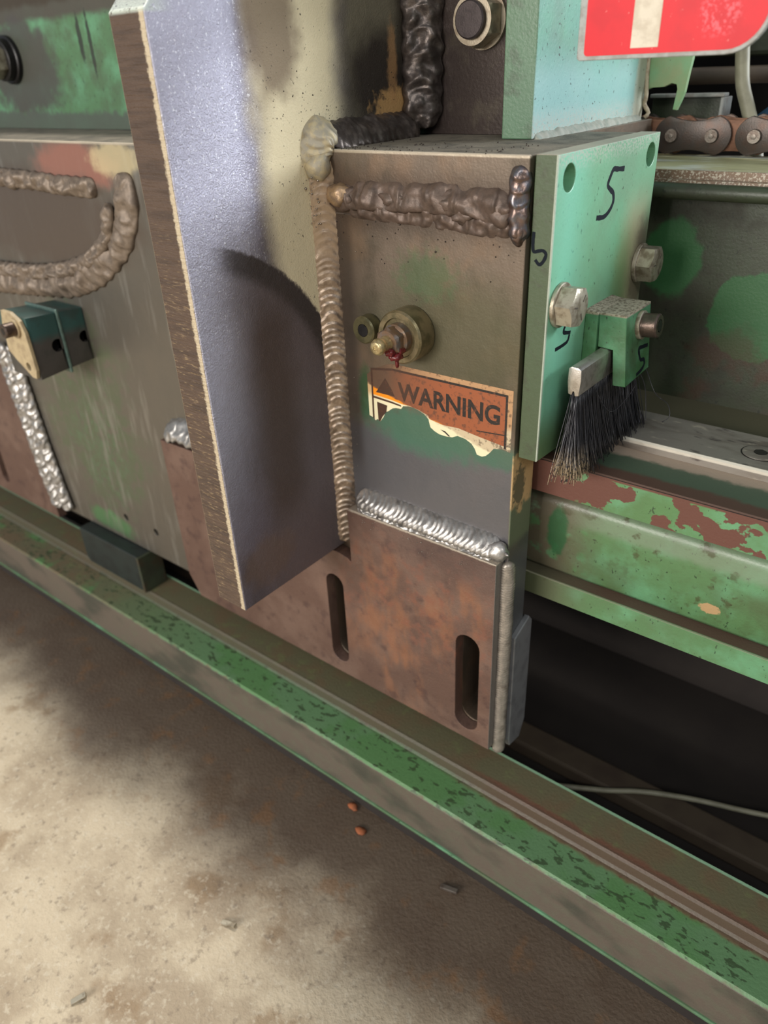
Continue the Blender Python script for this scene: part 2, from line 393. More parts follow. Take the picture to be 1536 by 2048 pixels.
def mat_green(name, base, chips=(60, 52, 42), k=0.6, hi=(120, 190, 150), metal=0.0, extra=None, rough=0.42, chip_size=3):
    m = NT(name, base, rough, metal)
    m.lay(hi, m.nz(34, 0.42, 0.7, off=1), k=0.35)
    grime(m, k, 34, chips, off=3)
    m.lay((30, 34, 26), m.nz(chip_size, 0.66, 0.70, off=7, det=3, st=(1, 1, 1.5)), k=0.7)
    if extra: extra(m)
    fine(m, 0.15, 2.0)
    return m.done()

M_car = mat_carriage(); M_blade = mat_blade(); M_rust = mat_rust()
M_weldb = mat_weld('brown_weld_metal', (150, 132, 116), (190, 172, 154), 0.34, 0.75, (158, 134, 106), (-20, 30))
M_welds = mat_weld('silver_weld_metal', (158, 155, 151), (186, 182, 178), 0.38, 0.75)
M_weldd = mat_weld('dark_weld_metal', (84, 76, 72), (116, 106, 100), 0.36, 0.6)
M_weldo = mat_weld('dusty_old_weld', (98, 82, 72), (78, 66, 58), 0.48, 0.35)
M_weldl = mat_weld('tan_old_weld', (122, 108, 94), (100, 88, 76), 0.5, 0.3)
M_spat = NT('spatter_beads', (150, 140, 130), 0.3, 0.9).done()
M_spatd = NT('dark_spatter_beads', (58, 50, 44), 0.4, 0.6).done()
def ex_plate(m):
    fr = m.ss(m.xyz('y'), 4.2, 3.2)
    m.lay((66, 76, 50), fr, k=0.95, rough=0.5)
    m.lay((60, 58, 46), m.mul(fr, m.nz(9, 0.5, 0.7, off=4)), k=0.5)
    rt = m.ss(m.xyz('x'), 15.2, 15.45)
    m.lay((130, 204, 176), m.mul(rt, m.rng('y', 2, 40, 40, 10, 30)), k=0.65)
    m.lay((160, 146, 112), m.mul(rt, m.rng('y', 108, 150, 30, 12, 30), m.ss(m.xyz('z'), 60, 20)), k=0.75, rough=0.7)
    m.lay((98, 128, 70), m.mul(rt, m.rng('y', 96, 122, 24, 12, 30), m.ss(m.xyz('z'), 40, 0)), k=0.6)
    m.lay((92, 82, 66), m.mul(rt, m.blob((15, 146, -8), (9, 20, 34), 0.7, 0.5, 12)), k=0.85, rough=0.8)
    m.lay((178, 172, 160), m.mul(rt, m.ss(m.xyz('z'), 66, 80), m.nz(1.5, 0.42, 0.6, off=8)), k=0.8, rough=0.8)
    m.lay((90, 108, 60), m.mul(rt, m.ss(m.xyz('z'), -62, -100)), k=0.8)
    m.lay((170, 160, 146), m.ss(m.xyz('z'), 79.2, 79.45), k=0.85, rough=0.85)
    m.lay((190, 196, 180), m.mul(m.rng('y', 2.6, 4.4, 0.8), m.rng('x', 14.6, 16, 0.5)), k=0.7)
M_gplate = mat_green('mint_green_paint', (116, 166, 130), (92, 92, 66), 0.22, extra=ex_plate, rough=0.38)
def ex_col(m):
    fr = m.ss(m.xyz('y'), 85.6, 84.6)
    m.lay((84, 112, 84), fr, k=0.9)
    m.lay((58, 60, 48), m.mul(fr, m.nz(16, 0.5, 0.7, off=4)), k=0.55)
    rt = m.ss(m.xyz('x'), -45.8, -45.2)
    m.lay((156, 196, 194), m.mul(rt, m.ss(m.xyz('z'), 135, 108)), k=0.7)
    m.lay((178, 172, 160), m.mul(rt, m.ss(m.xyz('z'), 100, 84), m.nz(2, 0.3, 0.6, off=5)), k=0.7, rough=0.85)
    m.lay((190, 176, 148), m.mul(rt, m.rng('y', 250, 270, 8, 5, 8)), k=0.6, rough=0.85)
    m.lay((38, 40, 36), m.mul(rt, m.nz(3.2, 0.66, 0.70, off=12, det=3)), k=0.85)
M_gcol = mat_green('teal_green_paint', (118, 168, 150), (80, 84, 66), 0.3, extra=ex_col, rough=0.35)
M_gflange = mat_green('dusty_green_paint', (120, 154, 108), (160, 146, 112), 0.55, rough=0.6)
M_gblock = mat_green('bright_green_paint', (54, 98, 58), (64, 66, 48), 0.4,
    extra=lambda m: m.lay((168, 156, 138), m.ss(m.xyz('z'), -20.6, -19.6), k=0.95, rough=0.9).lay((96, 84, 68), m.mul(m.ss(m.xyz('z'), -20.6, -19.6), m.nz(2, 0.45, 0.6)), k=0.8))
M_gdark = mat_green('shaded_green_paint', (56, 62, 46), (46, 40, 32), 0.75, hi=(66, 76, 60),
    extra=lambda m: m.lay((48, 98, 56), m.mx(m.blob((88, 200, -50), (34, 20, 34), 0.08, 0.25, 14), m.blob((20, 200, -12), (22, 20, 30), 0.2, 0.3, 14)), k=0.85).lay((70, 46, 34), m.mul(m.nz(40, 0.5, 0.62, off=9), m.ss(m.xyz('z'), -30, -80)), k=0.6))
def ex_back(m):
    lf = m.ss(m.xyz('x'), -150, -160)
    m.lay((64, 54, 50), m.ma('SUBTRACT', 1.0, lf), k=1, rough=0.35, metal=0.4)
    m.lay((96, 88, 74), m.mul(m.ma('SUBTRACT', 1.0, lf), m.nz(20, 0.5, 0.7, off=6)), k=0.5)
    m.lay((74, 68, 60), m.mul(lf, m.rng('z', 182, 400, 8, 6, 20)), k=0.95)
    m.lay((60, 50, 36), m.mul(lf, m.rng('z', 196, 400, 8, 6, 20)), k=0.95)
    m.lay((72, 68, 64), m.mul(lf, m.blob((-712, 115, 140), (74, 30, 48), 0.4, 0.6, 24, 3)), k=0.9)
    m.lay((78, 84, 76), m.mul(lf, m.rng('z', 70, 96, 6, 8, 12)), k=0.9)
    m.lay((44, 44, 38), m.mul(lf, m.mx(m.blob((-585, 115, 162), (4, 30, 20), 0.5, 0.5, 6), m.blob((-568, 115, 155), (3, 30, 28), 0.5, 0.5, 6))), k=0.9)
M_back = mat_green('green_back_plate_paint', (82, 118, 82), (70, 66, 54), 0.5, extra=ex_back)
def ex_rail(m):
    m.lay((98, 60, 48), m.mul(m.ss(m.xyz('y'), 39.4, 38.4), m.ss(m.noise(17, off=5, det=6, rough=0.5, st=(1.5, 1, 1)), 0.50, 0.515)), k=1, rough=0.6)
    m.lay((98, 60, 48), m.mul(m.ss(m.xyz('y'), 39.4, 38.4), m.mx(m.ss(m.xyz('z'), -125.5, -124.3), m.ss(m.xyz('x'), 40, 24))), k=1, rough=0.6)
    tp = m.ss(m.xyz('z'), -122.6, -121.9)
    m.lay((70, 84, 68), tp, k=0.95, rough=0.6)
    m.lay((84, 80, 60), m.mul(tp, m.ss(m.xyz('y'), 130, 140)), k=0.95, rough=0.75)
    m.lay((170, 150, 132), m.mul(tp, m.rng('y', 74, 90, 6, 5, 9)), k=0.85, rough=0.8)
    m.lay((84, 58, 48), m.mul(tp, m.rng('y', 30, 52, 6, 6, 14)), k=0.9)
M_rail = mat_green('flaking_green_paint', (86, 126, 78), (70, 60, 46), 0.15, extra=ex_rail)
def ex_beam(m):
    m.lay((128, 140, 120), m.rng('z', -176, -156, 8, 3, 10), k=0.55, rough=0.4)
    m.lay((96, 84, 70), m.mul(m.ss(m.xyz('x'), 56, 10), m.nz(12, 0.3, 0.5, off=3)), k=0.9)
    m.lay((40, 92, 56), m.blob((14, 50, -186), (8, 20, 22), 0.4, 0.4, 6), k=0.8)
    m.lay((182, 150, 110), m.blob((131, 50, -208), (7, 20, 4.2), 0.2, 0.5, 3), k=0.95)
    m.lay((66, 60, 34), m.mul(m.nz(12, 0.55, 0.66, off=14), m.nz(60, 0.4, 0.6)), k=0.7)
M_beam = mat_green('worn_green_paint', (86, 122, 80), (70, 66, 44), 0.4, extra=ex_beam, rough=0.32)
M_lip = mat_green('lip_green_paint', (84, 122, 80), (84, 78, 56), 0.25,
    extra=lambda m: m.lay((86, 62, 52), m.ss(m.xyz('y'), 41.5, 42.5), k=0.95, rough=0.7).lay((84, 82, 62), m.ss(m.xyz('x'), 60, 8), k=0.85).lay((190, 184, 160), m.mul(m.ss(m.xyz('z'), -225.4, -224.8), m.ss(m.xyz('y'), 42, 41)), k=0.7))
M_steel = NT('scraped_steel', (150, 145, 136), 0.45, 0.4)
M_steel.lay((96, 84, 74), M_steel.nz(20, 0.45, 0.7, st=(3, 1, 1)), k=0.7).lay((50, 44, 48), M_steel.nz(9, 0.58, 0.68, st=(2.4, 1, 1), off=5), k=0.75, metal=0.2).lay((190, 182, 164), M_steel.nz(6, 0.6, 0.72, st=(2.5, 1, 1), off=9), k=0.6, rough=0.7)
M_steel.lay((232, 224, 206), M_steel.mul(M_steel.rng('y', 86.2, 88.6, 0.8, 0.5, 9), M_steel.rng('z', -117, -112, 1)), k=0.8, rough=0.55, metal=0.1)
M_steel.lay((150, 118, 90), M_steel.mul(M_steel.ss(M_steel.xyz('y'), 86.6, 86.2)), k=0.7, rough=0.5)
fine(M_steel, 0.1, 1.0); M_steel = M_steel.done()
def steel(name, c, c2, rough, metal, size=6, k=0.6, bump=0.1):
    m = NT(name, c, rough, metal); m.lay(c2, m.nz(size, 0.42, 0.68), k=k); fine(m, bump, 1.2); return m.done()
M_zinc = steel('dirty_zinc', (176, 168, 150), (112, 98, 78), 0.4, 0.6, 6, 0.75)
M_cap = steel('oiled_cap_screw_steel', (96, 82, 74), (62, 54, 48), 0.35, 0.75)
M_boss = steel('oily_turned_steel', (140, 126, 96), (72, 72, 48), 0.35, 0.7, 9)
M_brass = steel('grease_nipple_brass', (196, 178, 132), (110, 88, 60), 0.32, 0.7, 4)
M_grease = NT('red_grease', (92, 24, 26), 0.3, 0).done()
M_black = steel('blackened_steel', (30, 28, 28), (16, 15, 15), 0.4, 0.3)
M_nut = steel('nut_steel', (176, 164, 144), (120, 100, 80), 0.45, 0.5)
M_stud = steel('stud_end', (74, 66, 66), (52, 46, 46), 0.5, 0.6)
M_chain = steel('oily_chain_steel', (78, 70, 66), (88, 64, 52), 0.4, 0.6, 11, 0.5)
M_chain2 = steel('rusty_chain_steel', (120, 84, 64), (92, 60, 46), 0.55, 0.4, 5, 0.6)
M_pin = steel('chain_pin_steel', (124, 116, 108), (84, 66, 56), 0.4, 0.7, 4)
M_ink = NT('marker_ink', (18, 24, 32), 0.7, 0, 0.15).done()
M_teal = steel('dark_teal_paint', (44, 66, 64), (74, 74, 72), 0.4, 0.1, 18, 0.8)
M_beige = steel('beige_paint', (176, 158, 124), (128, 108, 84), 0.55, 0.0, 9, 0.5)
M_alu = steel('crimped_brush_strip', (186, 180, 172), (132, 124, 112), 0.33, 0.85, 5, 0.5)
M_red = NT('red_sign_paint', (206, 14, 30), 0.45, 0, 0.3)
M_red.lay((250, 190, 180), M_red.nz(2.4, 0.70, 0.74, off=2), k=0.6).lay((186, 12, 28), M_red.nz(14, 0.45, 0.7), k=0.5)
M_red.lay((255, 130, 140), M_red.mul(M_red.blob((84, 20, 140), (9, 8, 9), 0.6, 0.4, 3), M_red.nz(1.6, 0.5, 0.6)), k=0.4)
M_red = M_red.done(0.0)
M_signb = steel('sign_backing', (150, 152, 148), (120, 112, 104), 0.5, 0.1)
M_signs = steel('sign_cream', (206, 196, 176), (176, 162, 140), 0.5, 0.0)
M_hose = steel('grey_hose', (150, 146, 124), (112, 108, 90), 0.5, 0.0, 20)
M_yel = NT('dusty_cream_ledge', (176, 172, 132), 0.45, 0.1)
M_yel.lay((206, 208, 200), M_yel.nz(22, 0.5, 0.62, st=(3, 1, 1)), k=0.8).lay((120, 112, 84), M_yel.nz(18, 0.5, 0.7, st=(2, 1, 1), off=5), k=0.6)
M_yel.lay((112, 84, 70), M_yel.ss(M_yel.xyz('y'), 191, 189), k=0.9).lay((196, 188, 172), M_yel.mul(M_yel.rng('y', 180, 200, 4), M_yel.nz(1.5, 0.5, 0.62, off=3)), k=0.7)
M_yel = M_yel.done()
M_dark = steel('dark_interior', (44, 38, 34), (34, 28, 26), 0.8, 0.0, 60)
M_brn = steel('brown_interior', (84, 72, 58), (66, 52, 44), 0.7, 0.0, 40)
def mat_base():
    m = NT('frame_channel_paint', (98, 94, 70), 0.55, 0.0)
    m.lay((106, 88, 66), m.nz(34, 0.42, 0.66, off=4), k=0.75)
    m.lay((104, 108, 72), m.nz(14, 0.55, 0.68, off=2), k=0.6)
    gs = m.rng('y', -52, -15, 3, 5, 10, 3)
    right = m.ss(m.xyz('x'), -640, -300)
    m.lay((94, 130, 90), m.mul(gs, right, m.ss(m.xyz('z'), -430, -432)), k=1.0, rough=0.5)
    m.lay((84, 126, 76), m.mul(gs, m.nz(70, 0.5, 0.6, off=3), m.ss(m.xyz('z'), -430, -432)), k=0.9)
    m.lay((52, 66, 42), m.mul(gs, m.nz(5, 0.57, 0.62, st=(1.8, 1, 1), off=4, det=3), m.ss(m.xyz('z'), -430, -432)), k=0.8)
    fr = m.ss(m.xyz('y'), -51.8, -52.4)
    m.lay((96, 86, 76), fr, k=0.9, rough=0.6)
    m.lay((60, 62, 52), m.mul(fr, m.nz(46, 0.45, 0.65, off=6, st=(2, 1, 1))), k=0.8)
    m.lay((112, 72, 58), m.mul(m.rng('y', -20, -8, 5, 5, 14), m.ss(m.xyz('x'), -60, 20)), k=0.8)
    m.lay((70, 66, 54), m.mul(m.rng('y', -18, -12, 5, 2, 14)), k=0.7)
    m.lay((150, 196, 160), m.mul(m.rng('y', 19.4, 25, 1), m.rng('z', -422, -418, 1)), k=0.7)
    fine(m, 0.3, 2.5)
    return m.done()
M_base = mat_base()
M_edge = mat_green('pale_green_edge', (84, 112, 80), (90, 84, 64), 0.5)
def mat_floor():
    m = NT('oily_shaded_concrete', (186, 172, 148), 0.62, 0.0)
    m.lay((132, 114, 92), m.nz(90, 0.42, 0.62, off=1), k=0.6)
    m.lay((120, 92, 58), m.nz(60, 0.56, 0.7, off=5), k=0.6)
    m.lay((196, 186, 166), m.nz(5, 0.52, 0.7, off=2, det=5), k=0.5)
    m.lay((98, 84, 70), m.nz(7, 0.56, 0.72, off=9, det=5), k=0.5)
    m.lay((76, 61, 49), m.rng('y', -158, 800, 100, 70, 110), k=0.92, rough=0.5)  # oil stain combined with painted machine shadow, up to the shadow's edge
    m.lay((120, 84, 50), m.mul(m.rng('y', -180, -40, 60, 30, 60), m.nz(30, 0.55, 0.7, off=7)), k=0.5)
    m.bump(m.noise(3, det=5), 0.8)
    return m.done()
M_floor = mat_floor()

# ------------------------------------------------------------------ floor and dark frame interior
fl = obj('floor', box(-4000, 3000, -2500, 1500, -540, -505), M_floor); tag(fl, 'oil-stained concrete workshop floor with painted shadow by the machine', 'floor', kind='structure')

# lower frame channel of the machine
t = thing('frame_channel', 'long scuffed green steel channel running low in front of the dark opening', 'machine frame', (0, -15, -505))
prof = [(22, -420), (-13, -420), (-15, -422), (-15, -431), (-17, -433), (-50, -433), (-52.5, -435.5), (-52.5, -484), (-44, -484), (-44, -441), (-8, -441), (-8, -428), (22, -428)]
obj('channel_body', slab(prof, 'x', -2200, 1200), M_base, t)
obj('bottom_lip', box(-2200, 1200, -54.5, -46, -487, -483.8, 0.8), M_edge, t)
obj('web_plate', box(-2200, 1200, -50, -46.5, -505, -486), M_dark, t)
t = thing('machine_base', 'inner base behind the green channel, closed with added dark panels', 'machine frame', (0, 200, -505))
obj('rear_panel', box(-2200, 1200, 300, 312, -500, 20), M_dark, t)  # dark panel added to keep the opening dark
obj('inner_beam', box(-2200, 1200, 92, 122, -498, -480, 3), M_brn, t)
obj('added_inner_floor', box(-2200, 1200, 14, 300, -504, -499), M_dark, t)  # added as well, closes the dark opening from below
c = tube(spline([(20, 60, -480), (70, 86, -478), (100, 104, -476), (140, 124, -477), (203, 152, -482), (300, 200, -486)], 6), 2.6)
tag(obj('electric_cable', c, M_hose, None, True, base=(120, 110, -498)), 'thin pale cable lying in the dark opening above the lower channel', 'cable')

# ------------------------------------------------------------------ guide beam at the right
t = thing('guide_beam', 'green painted box beam with lower lip carrying the linear rail', 'machine beam', (100, 60, -245))
bm = slab([(38.2, -122.5), (39, -121.7), (200, -121.7), (200, -152), (60, -152), (60, -149), (38.2, -149)], 'x', -900, 1000)
obj('rail_seat', bm, M_rail, t)
obj('seam_gap', box(-900, 1000, 38.0, 38.4, -123.2, -122.6), M_black, t)
pr = [(50+10*(1-math.sin(a)), -166+10*math.cos(a)*1.0) for a in [math.pi/2*i/8 for i in range(9)]]
pr = pr+[(50, -220), (53, -224), (60, -226), (180, -226), (180, -156)]
obj('box_section', slab(pr, 'x', -900, 1000), M_beam, t, 40)
obj('lower_lip', slab([(40, -225), (90, -225), (90, -232), (47, -232), (45, -244), (40, -244)], 'x', -900, 1000, bev=0.6), M_lip, t)
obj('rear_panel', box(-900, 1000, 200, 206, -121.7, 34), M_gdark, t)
def ledge(): 
    bm = slab([(188, 52), (290, 52), (290, 44), (184, 44), (184, 46), (188, 46.5)], 'x', -900, 1000); return bm
t2 = thing('upper_channel', 'dusty cream and green channel ledge under the roller chain', 'machine channel', (100, 230, 34))
obj('top_ledge', ledge(), M_yel, t2)
prr = [(181+5*math.cos(a)*1.0, 39+5.5*math.sin(a)) for a in [math.pi/2+math.pi*i/8 for i in range(9)]]
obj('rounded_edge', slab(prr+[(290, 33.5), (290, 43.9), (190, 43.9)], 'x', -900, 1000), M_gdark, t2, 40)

t = thing('linear_rail', 'flat steel guide rail under the brush bristles', 'guide rail', (100, 110, -122))
bm = slab([(86.5, -121.6), (86.5, -115), (88, -114), (140, -114), (141.5, -115), (141.5, -121.6)], 'x', -900, 1000)
obj('rail_bar', bm, M_steel, t)
obj('counterbore', lathe([(12.6, 0), (12.6, 0.12)], (129, 112, -114), (0, 0, 1), 40), M_black, t)
s = obj('rail_bolt', lathe([(11.6, -0.4), (11.6, 0.5), (10.8, 0.8), (4.4, 0.8), (4.4, -1.5)], (129, 112, -114), (0, 0, 1), 40), M_steel, t, 30)
obj('bolt_socket', lathe([(4.6, 0), (4.6, 0.95)], (129, 112, -114), (0, 0, 1), 24, hexa=(0, 1)), M_black, s)

# ------------------------------------------------------------------ background, upper right
tag(obj('cross_beam', box(-400, 110, 420, 470, 120, 190, 4), M_gdark, None, base=(0, 440, 120)), 'blurred green beam far behind the red sign', 'machine beam')
tag(obj('brown_bar', tube([(-400, 400, 106), (110, 400, 106)], 7, 16), M_brn, None, True, base=(0, 400, 106)), 'brown round bar behind the chain below the green beam', 'bar')
t = thing('angle_bracket', 'small pale-edged green bracket behind the chain', 'bracket', (-10, 330, 70))
obj('bracket_plate', box(-60, 0, 330, 334, 60, 92, 0.5), M_gdark, t)
obj('bracket_edge', box(-60, 3, 322, 334, 92, 95, 0.8), M_signb, t)
obj('bracket_side', box(0, 3, 322, 345, 60, 92, 0.8), M_signb, t)
tag(obj('blue_hose', tube(spline([(20, 372, 60), (45, 365, 80), (90, 360, 110)], 6), 13), steel('blue_hose', (38, 78, 104), (24, 50, 66), 0.4, 0), None, True, base=(45, 365, 70)), 'dark blue hose at the right edge behind the chain', 'hose')
tag(obj('shade_panel', box(-2200, 120, 520, 530, -505, 1450), M_dark, None, base=(0, 520, -505)), 'dark panel far behind the machine, made tall to shade the floor', 'panel')  # height added to block the ceiling lamp and shade the floor
p = [(8, 325, 200), (7, 325, 150), (11, 325, 119), (15, 325, 100), (22, 325, 84), (32, 325, 60), (40, 328, 30), (44, 330, 5)]
tag(obj('grey_hose', tube(spline(p, 5), 5.5, 14), M_hose, None, True, base=(45, 300, 60)), 'grey rubber hose hanging from behind the red sign past the chain', 'hose')

# ------------------------------------------------------------------ roller chain
t = thing('roller_chain', 'greasy rusty roller chain leaving the notched green flange', 'chain', (60, 290, 67))
def link_plate(xa, xb, y, th, hr=14.5, waist=10.5):
    P = []; n = 14; mid = (xa+xb)/2; half = (xb-xa)/2
    def prof_(x):
        u = abs(x-mid)/half
        if u > 0.62: pass
        return None
    top = []
    for i in range(n+1):                                   # right end cap then waist, left end cap, waist
        a = -math.pi*0.42+math.pi*0.84*i/n; top.append((xb+hr*math.cos(a), hr*math.sin(a)))
    for i in range(1, 8):
        u = i/8; x = xb+hr*math.cos(math.pi*0.42)+(xa-hr*math.cos(math.pi*0.42)-xb-hr*math.cos(math.pi*0.42))*u
        z0 = hr*math.sin(math.pi*0.42); top.append((x, z0-(z0-waist)*math.sin(math.pi*u)))
    for i in range(n+1):
        a = math.pi-math.pi*0.42+math.pi*0.84*i/n; top.append((xa+hr*math.cos(a), hr*math.sin(a)))
    for i in range(1, 8):
        u = i/8; x = xa-hr*math.cos(math.pi*0.42)+(xb-xa+2*hr*math.cos(math.pi*0.42))*u
        z0 = hr*math.sin(math.pi*0.42); top.append((x, -z0+(z0-waist)*math.sin(math.pi*u)))
    return slab([(x, z+67) for x, z in top], 'y', y, y+th, bev=0.5)
PT = 32.0; X0 = -20.0
for k in range(-4, 9):
    xa = X0+PT*k; xb = xa+PT; outer = (k % 2 == 0)
    if outer:
        obj('outer_link_plate', link_plate(xa, xb, 276, 3.2), M_chain, t, 40)
        obj('outer_link_plate', link_plate(xa, xb, 303, 3.2), M_chain, t, 40)
    else:
        obj('inner_link_plate', link_plate(xa, xb, 279.8, 3.2, 13.8, 11), M_chain2, t, 40)
        obj('inner_link_plate', link_plate(xa, xb, 299, 3.2, 13.8, 11), M_chain2, t, 40)
    pn = lathe([(4.8, 0), (5.2, 0.8), (5.2, 34), (4.8, 35)], (xa, 308, 67), (0, -1, 0), 20)
    lathe([(1.9, 35), (1.9, 35.8), (1.0, 35.9)], (xa, 308, 67), (0, -1, 0), 14, pn)
    obj('link_pin', pn, M_pin, t, 30)
    obj('chain_roller', lathe([(9, 0), (9.5, 0.5), (9.5, 15.5), (9, 16)], (xa, 299, 67), (0, -1, 0), 24), M_chain2, t, 30)

# ------------------------------------------------------------------ carriage
t = thing('carriage_block', 'bare steel carriage block with torn warning label and brown weld seams', 'machine carriage', (-150, 60, -390))
hl = [circ(-522.5, -332.6, 4.5, 14), circ(-463.7, -333, 4.5, 14)]
outer = [(-1100, -368), (-396, -368), (-390, -378), (-148, -390), (0, -390), (0, 78.5), (-1, 79.3), (-1100, 79.3)]
hl += [slot(-167, -366, -240, 12), slot(-25, -369, -266, 12.5)]
obj('front_plate', slab(outer, 'y', 0, 30, hl, bev=0.7), M_car, t)
obj('top_slab', add(box(-1100, -0.2, 29, 150, 58, 79.2, 0.4), box(-190, -38, 149, 275, 70, 79.2, 0.4)), M_car, t)
obj('side_pad', slab([(10.5, -271), (33, -262), (38, -268), (38, -380), (30, -397), (13, -394), (10.5, -386)], 'x', -0.5, 4.5, bev=1.0), steel('ground_steel', (150, 150, 152), (112, 112, 114), 0.38, 0.4, 14), t)
obj('groove', box(-150, -0.2, -0.25, 0.5, 39.6, 40.4), M_weldd, t)
# beads on the carriage face
bm = weld([(-142, 1, 49), (-128, 0, 52), (-100, 0, 53), (-62, 0, 54), (-30, 0, 53), (-9, 0, 51)], (0, -1, 0.25), 9.5, 4.4, 31, 2.6, 0.5, 3, 2.6, 11)
weld([(-134, 0, 44), (-100, 0, 43), (-60, 0, 42), (-28, 0, 40), (-8, 0, 41)], (0, -1, -0.1), 6.5, 2.6, 17, 1.4, 0.6, 5, 1.8, 6, bm=bm)
for i, (x, z, r) in enumerate([(-138, 50, 9), (-96, 52, 7), (-52, 52, 8), (-44, 45, 6), (-18, 48, 9)]): ball((x, 0, z), r, 3, bm, (1.5, 0.62, 0.8), 0.5, i)
obj('horizontal_weld_bead', bm, M_weldo, t, True)
bm = weld([(-5.5, 2, 74), (-5.5, 0, 60), (-5, 0, 46), (-4.5, 1, 33)], (0.35, -1, 0), 6.5, 5, 9, 1.3, 0.5, 8, 1.2, 6)
ball((-5, 0, 39), 5.4, 3, bm, (0.95, 0.9, 1.5), 0.2, 3)
obj('corner_weld_bead', bm, mat_weld('blue_tinted_weld', (116, 98, 90), (110, 114, 122), 0.3, 0.85), t, True)
sp = lambda r: (-150+r.uniform(0, 148), -0.1, 62-abs(r.gauss(0, 16))-20)
obj('spatter', spatter(sp, 40, 3, 0.3, 0.9), M_spatd, t, True)['kind'] = 'stuff'
sp = lambda r: (-140+r.uniform(0, 120), r.uniform(6, 70)*r.random(), 79.4)
obj('spatter', spatter(sp, 90, 4, 0.3, 0.9), M_spatd, t, True)['kind'] = 'stuff'
sp = lambda r: (-158+r.gauss(13, 5), -0.2-abs(r.gauss(0, 0.1)), r.uniform(-160, 70))
obj('spatter', spatter(sp, 60, 6, 0.2, 0.55), M_spat, t, True)['kind'] = 'stuff'
# old patch weld on the left half of the face
bm = weld([(-760, 0, 46), (-680, 0, 44), (-600, 0, 45), (-540, 0, 44), (-480, 0, 42), (-430, 0, 42)], (0, -1, 0), 9, 6, 14, 1.8, 0.6, 11, 3, 9, step=1.2)
for i, (x, z) in enumerate([(-640, 46), (-590, 44), (-575, 40), (-660, 38)]): ball((x, -1, z), 7, 2, bm, (1.3, 0.8, 0.9), 0.6, i)
obj('patch_weld_bead', bm, M_weldl, t, True)
bm = weld([(-390, 0, 56), (-386, 0, 38), (-398, 0, 10), (-424, 0, -12), (-462, 0, -34), (-512, 0, -50), (-580, 0, -58), (-680, 0, -66), (-780, 0, -70)], (0, -1, 0), 15, 7, 17, 2.4, 0.6, 12, 3.4, 13, step=1.2)
weld([(-412, -3, 30), (-425, -3, 4), (-458, -3, -20), (-510, -3, -36), (-580, -3, -46), (-700, -3, -52)], (0, -1, 0.2), 8, 5, 13, 2, 0.5, 14, 3, 8, step=1.2, bm=bm)
obj('patch_weld_bead', bm, M_weldl, t, True)

# back plate behind
t = thing('back_plate', 'upright plate behind the carriage, green at left and sooty by the hexagon nut', 'machine plate', (-300, 120, 79))
obj('plate', box(-1200, -68.4, 115, 127, 79.6, 300), M_back, t)
bm = weld([(-147, 104, 84), (-147, 104, 100), (-147, 105, 130), (-147, 105, 165), (-147, 105, 210)], (1, -1, 0), 15, 8, 13, 1.3, 0.9, 21, 3.4, 9, depth=15)
obj('vertical_weld_bead', bm, M_weldd, t, True)

def hex_nut(loc, R, label, washer=None, far=False):
    t = thing('hexagon_nut', label, 'nut', loc)
    y = 0
    if washer:
        obj('washer', lathe([(washer, 0), (washer+1, 1), (washer+1, 5), (washer-0.5, 6), (washer-2, 6), (washer-2, 13), (washer-4, 14)], loc, (0, -1, 0), 40), M_black, t, 30); y = 14
    else:
        obj('washer', lathe([(R*1.06, 0), (R*1.06, 2.5)], loc, (0, -1, 0), 40), M_nut, t, 30); y = 2.5
    obj('nut_body', lathe([(R*0.98, y), (R, y+1.5), (R, y+12), (R*0.9, y+14)], loc, (0, -1, 0), 48, hexa=(0, 1, 2)), M_nut if not far else M_zinc, t, 30)
    obj('stud_end', lathe([(R*0.68, y+10), (R*0.68, y+17.2), (R*0.62, y+18)], loc, (0, -1, 0), 32), M_stud if not far else M_black, t, 30)
    return t
hex_nut((-102, 115, 149), 16.5, 'dirty hexagon nut with dark stud end beside the green column')
hex_nut((-731, 115, 149), 19, 'bright hexagon nut on black washer on the green plate at the left edge', 23, True)

# ------------------------------------------------------------------ projecting plate
t = thing('projecting_plate', 'thick blue-grey steel plate standing out towards the viewer, flame-cut edge', 'steel plate', (-173, -60, -231))
P = [(-121.5, -231), (-0.6, -231), (-0.6, 80.4), (114.4, 80.4), (114.4, 420), (-60, 420), (-60, 200), (-98, 178), (-121.5, 154.5)]
obj('plate', slab(P, 'x', -189, -158, bev=0.9), M_blade, t)
# long vertical fillet bead, dusty at the top and rippled below
path = [(-154, -4, z) for z in (74, 40, 0, -40, -80, -120, -160, -200, -228)]
bm = weld(path, (1, -1, 0), 11.5, 4.0, 5.6, 1.5, 0.85, 31, 0.5, 12, depth=6.5, rev=True, wv=0.05)
obj('vertical_weld_bead', bm, M_weldb, t, True)
bm = weld([(-153, 2, 86), (-152, 30, 87), (-152, 60, 87), (-151, 100, 87)], (1, 0, 1), 12.5, 4, 7, 0.45, 0.7, 33, 1.3, 12, depth=6.5)
obj('top_weld_bead', bm, M_weldd, t, True)
bm = weld([(-151, 8, 90), (-153, -4, 88), (-155, -8, 78), (-154, -8, 68)], [(0.7, -0.3, 0.8), (0.7, -0.8, 0.3)], 13, 6, 5.5, 1.3, 0.7, 35, 0.6, 9, depth=9)
ball((-154, -7, 70), 9.5, 3, bm, (1, 0.9, 1.05), 0.15, 2)
obj('corner_weld_blob', bm, mat_weld('pale_weld_blob', (158, 150, 132), (186, 170, 134), 0.5, 0.25), t, True)
bm = ball((-141, -2, 52), 8.5, 3, None, (1.15, 0.75, 0.85), 0.25, 5)
obj('weld_blob', bm, mat_weld('tan_weld_blob', (168, 140, 108), (130, 110, 92), 0.4, 0.5), t, True)
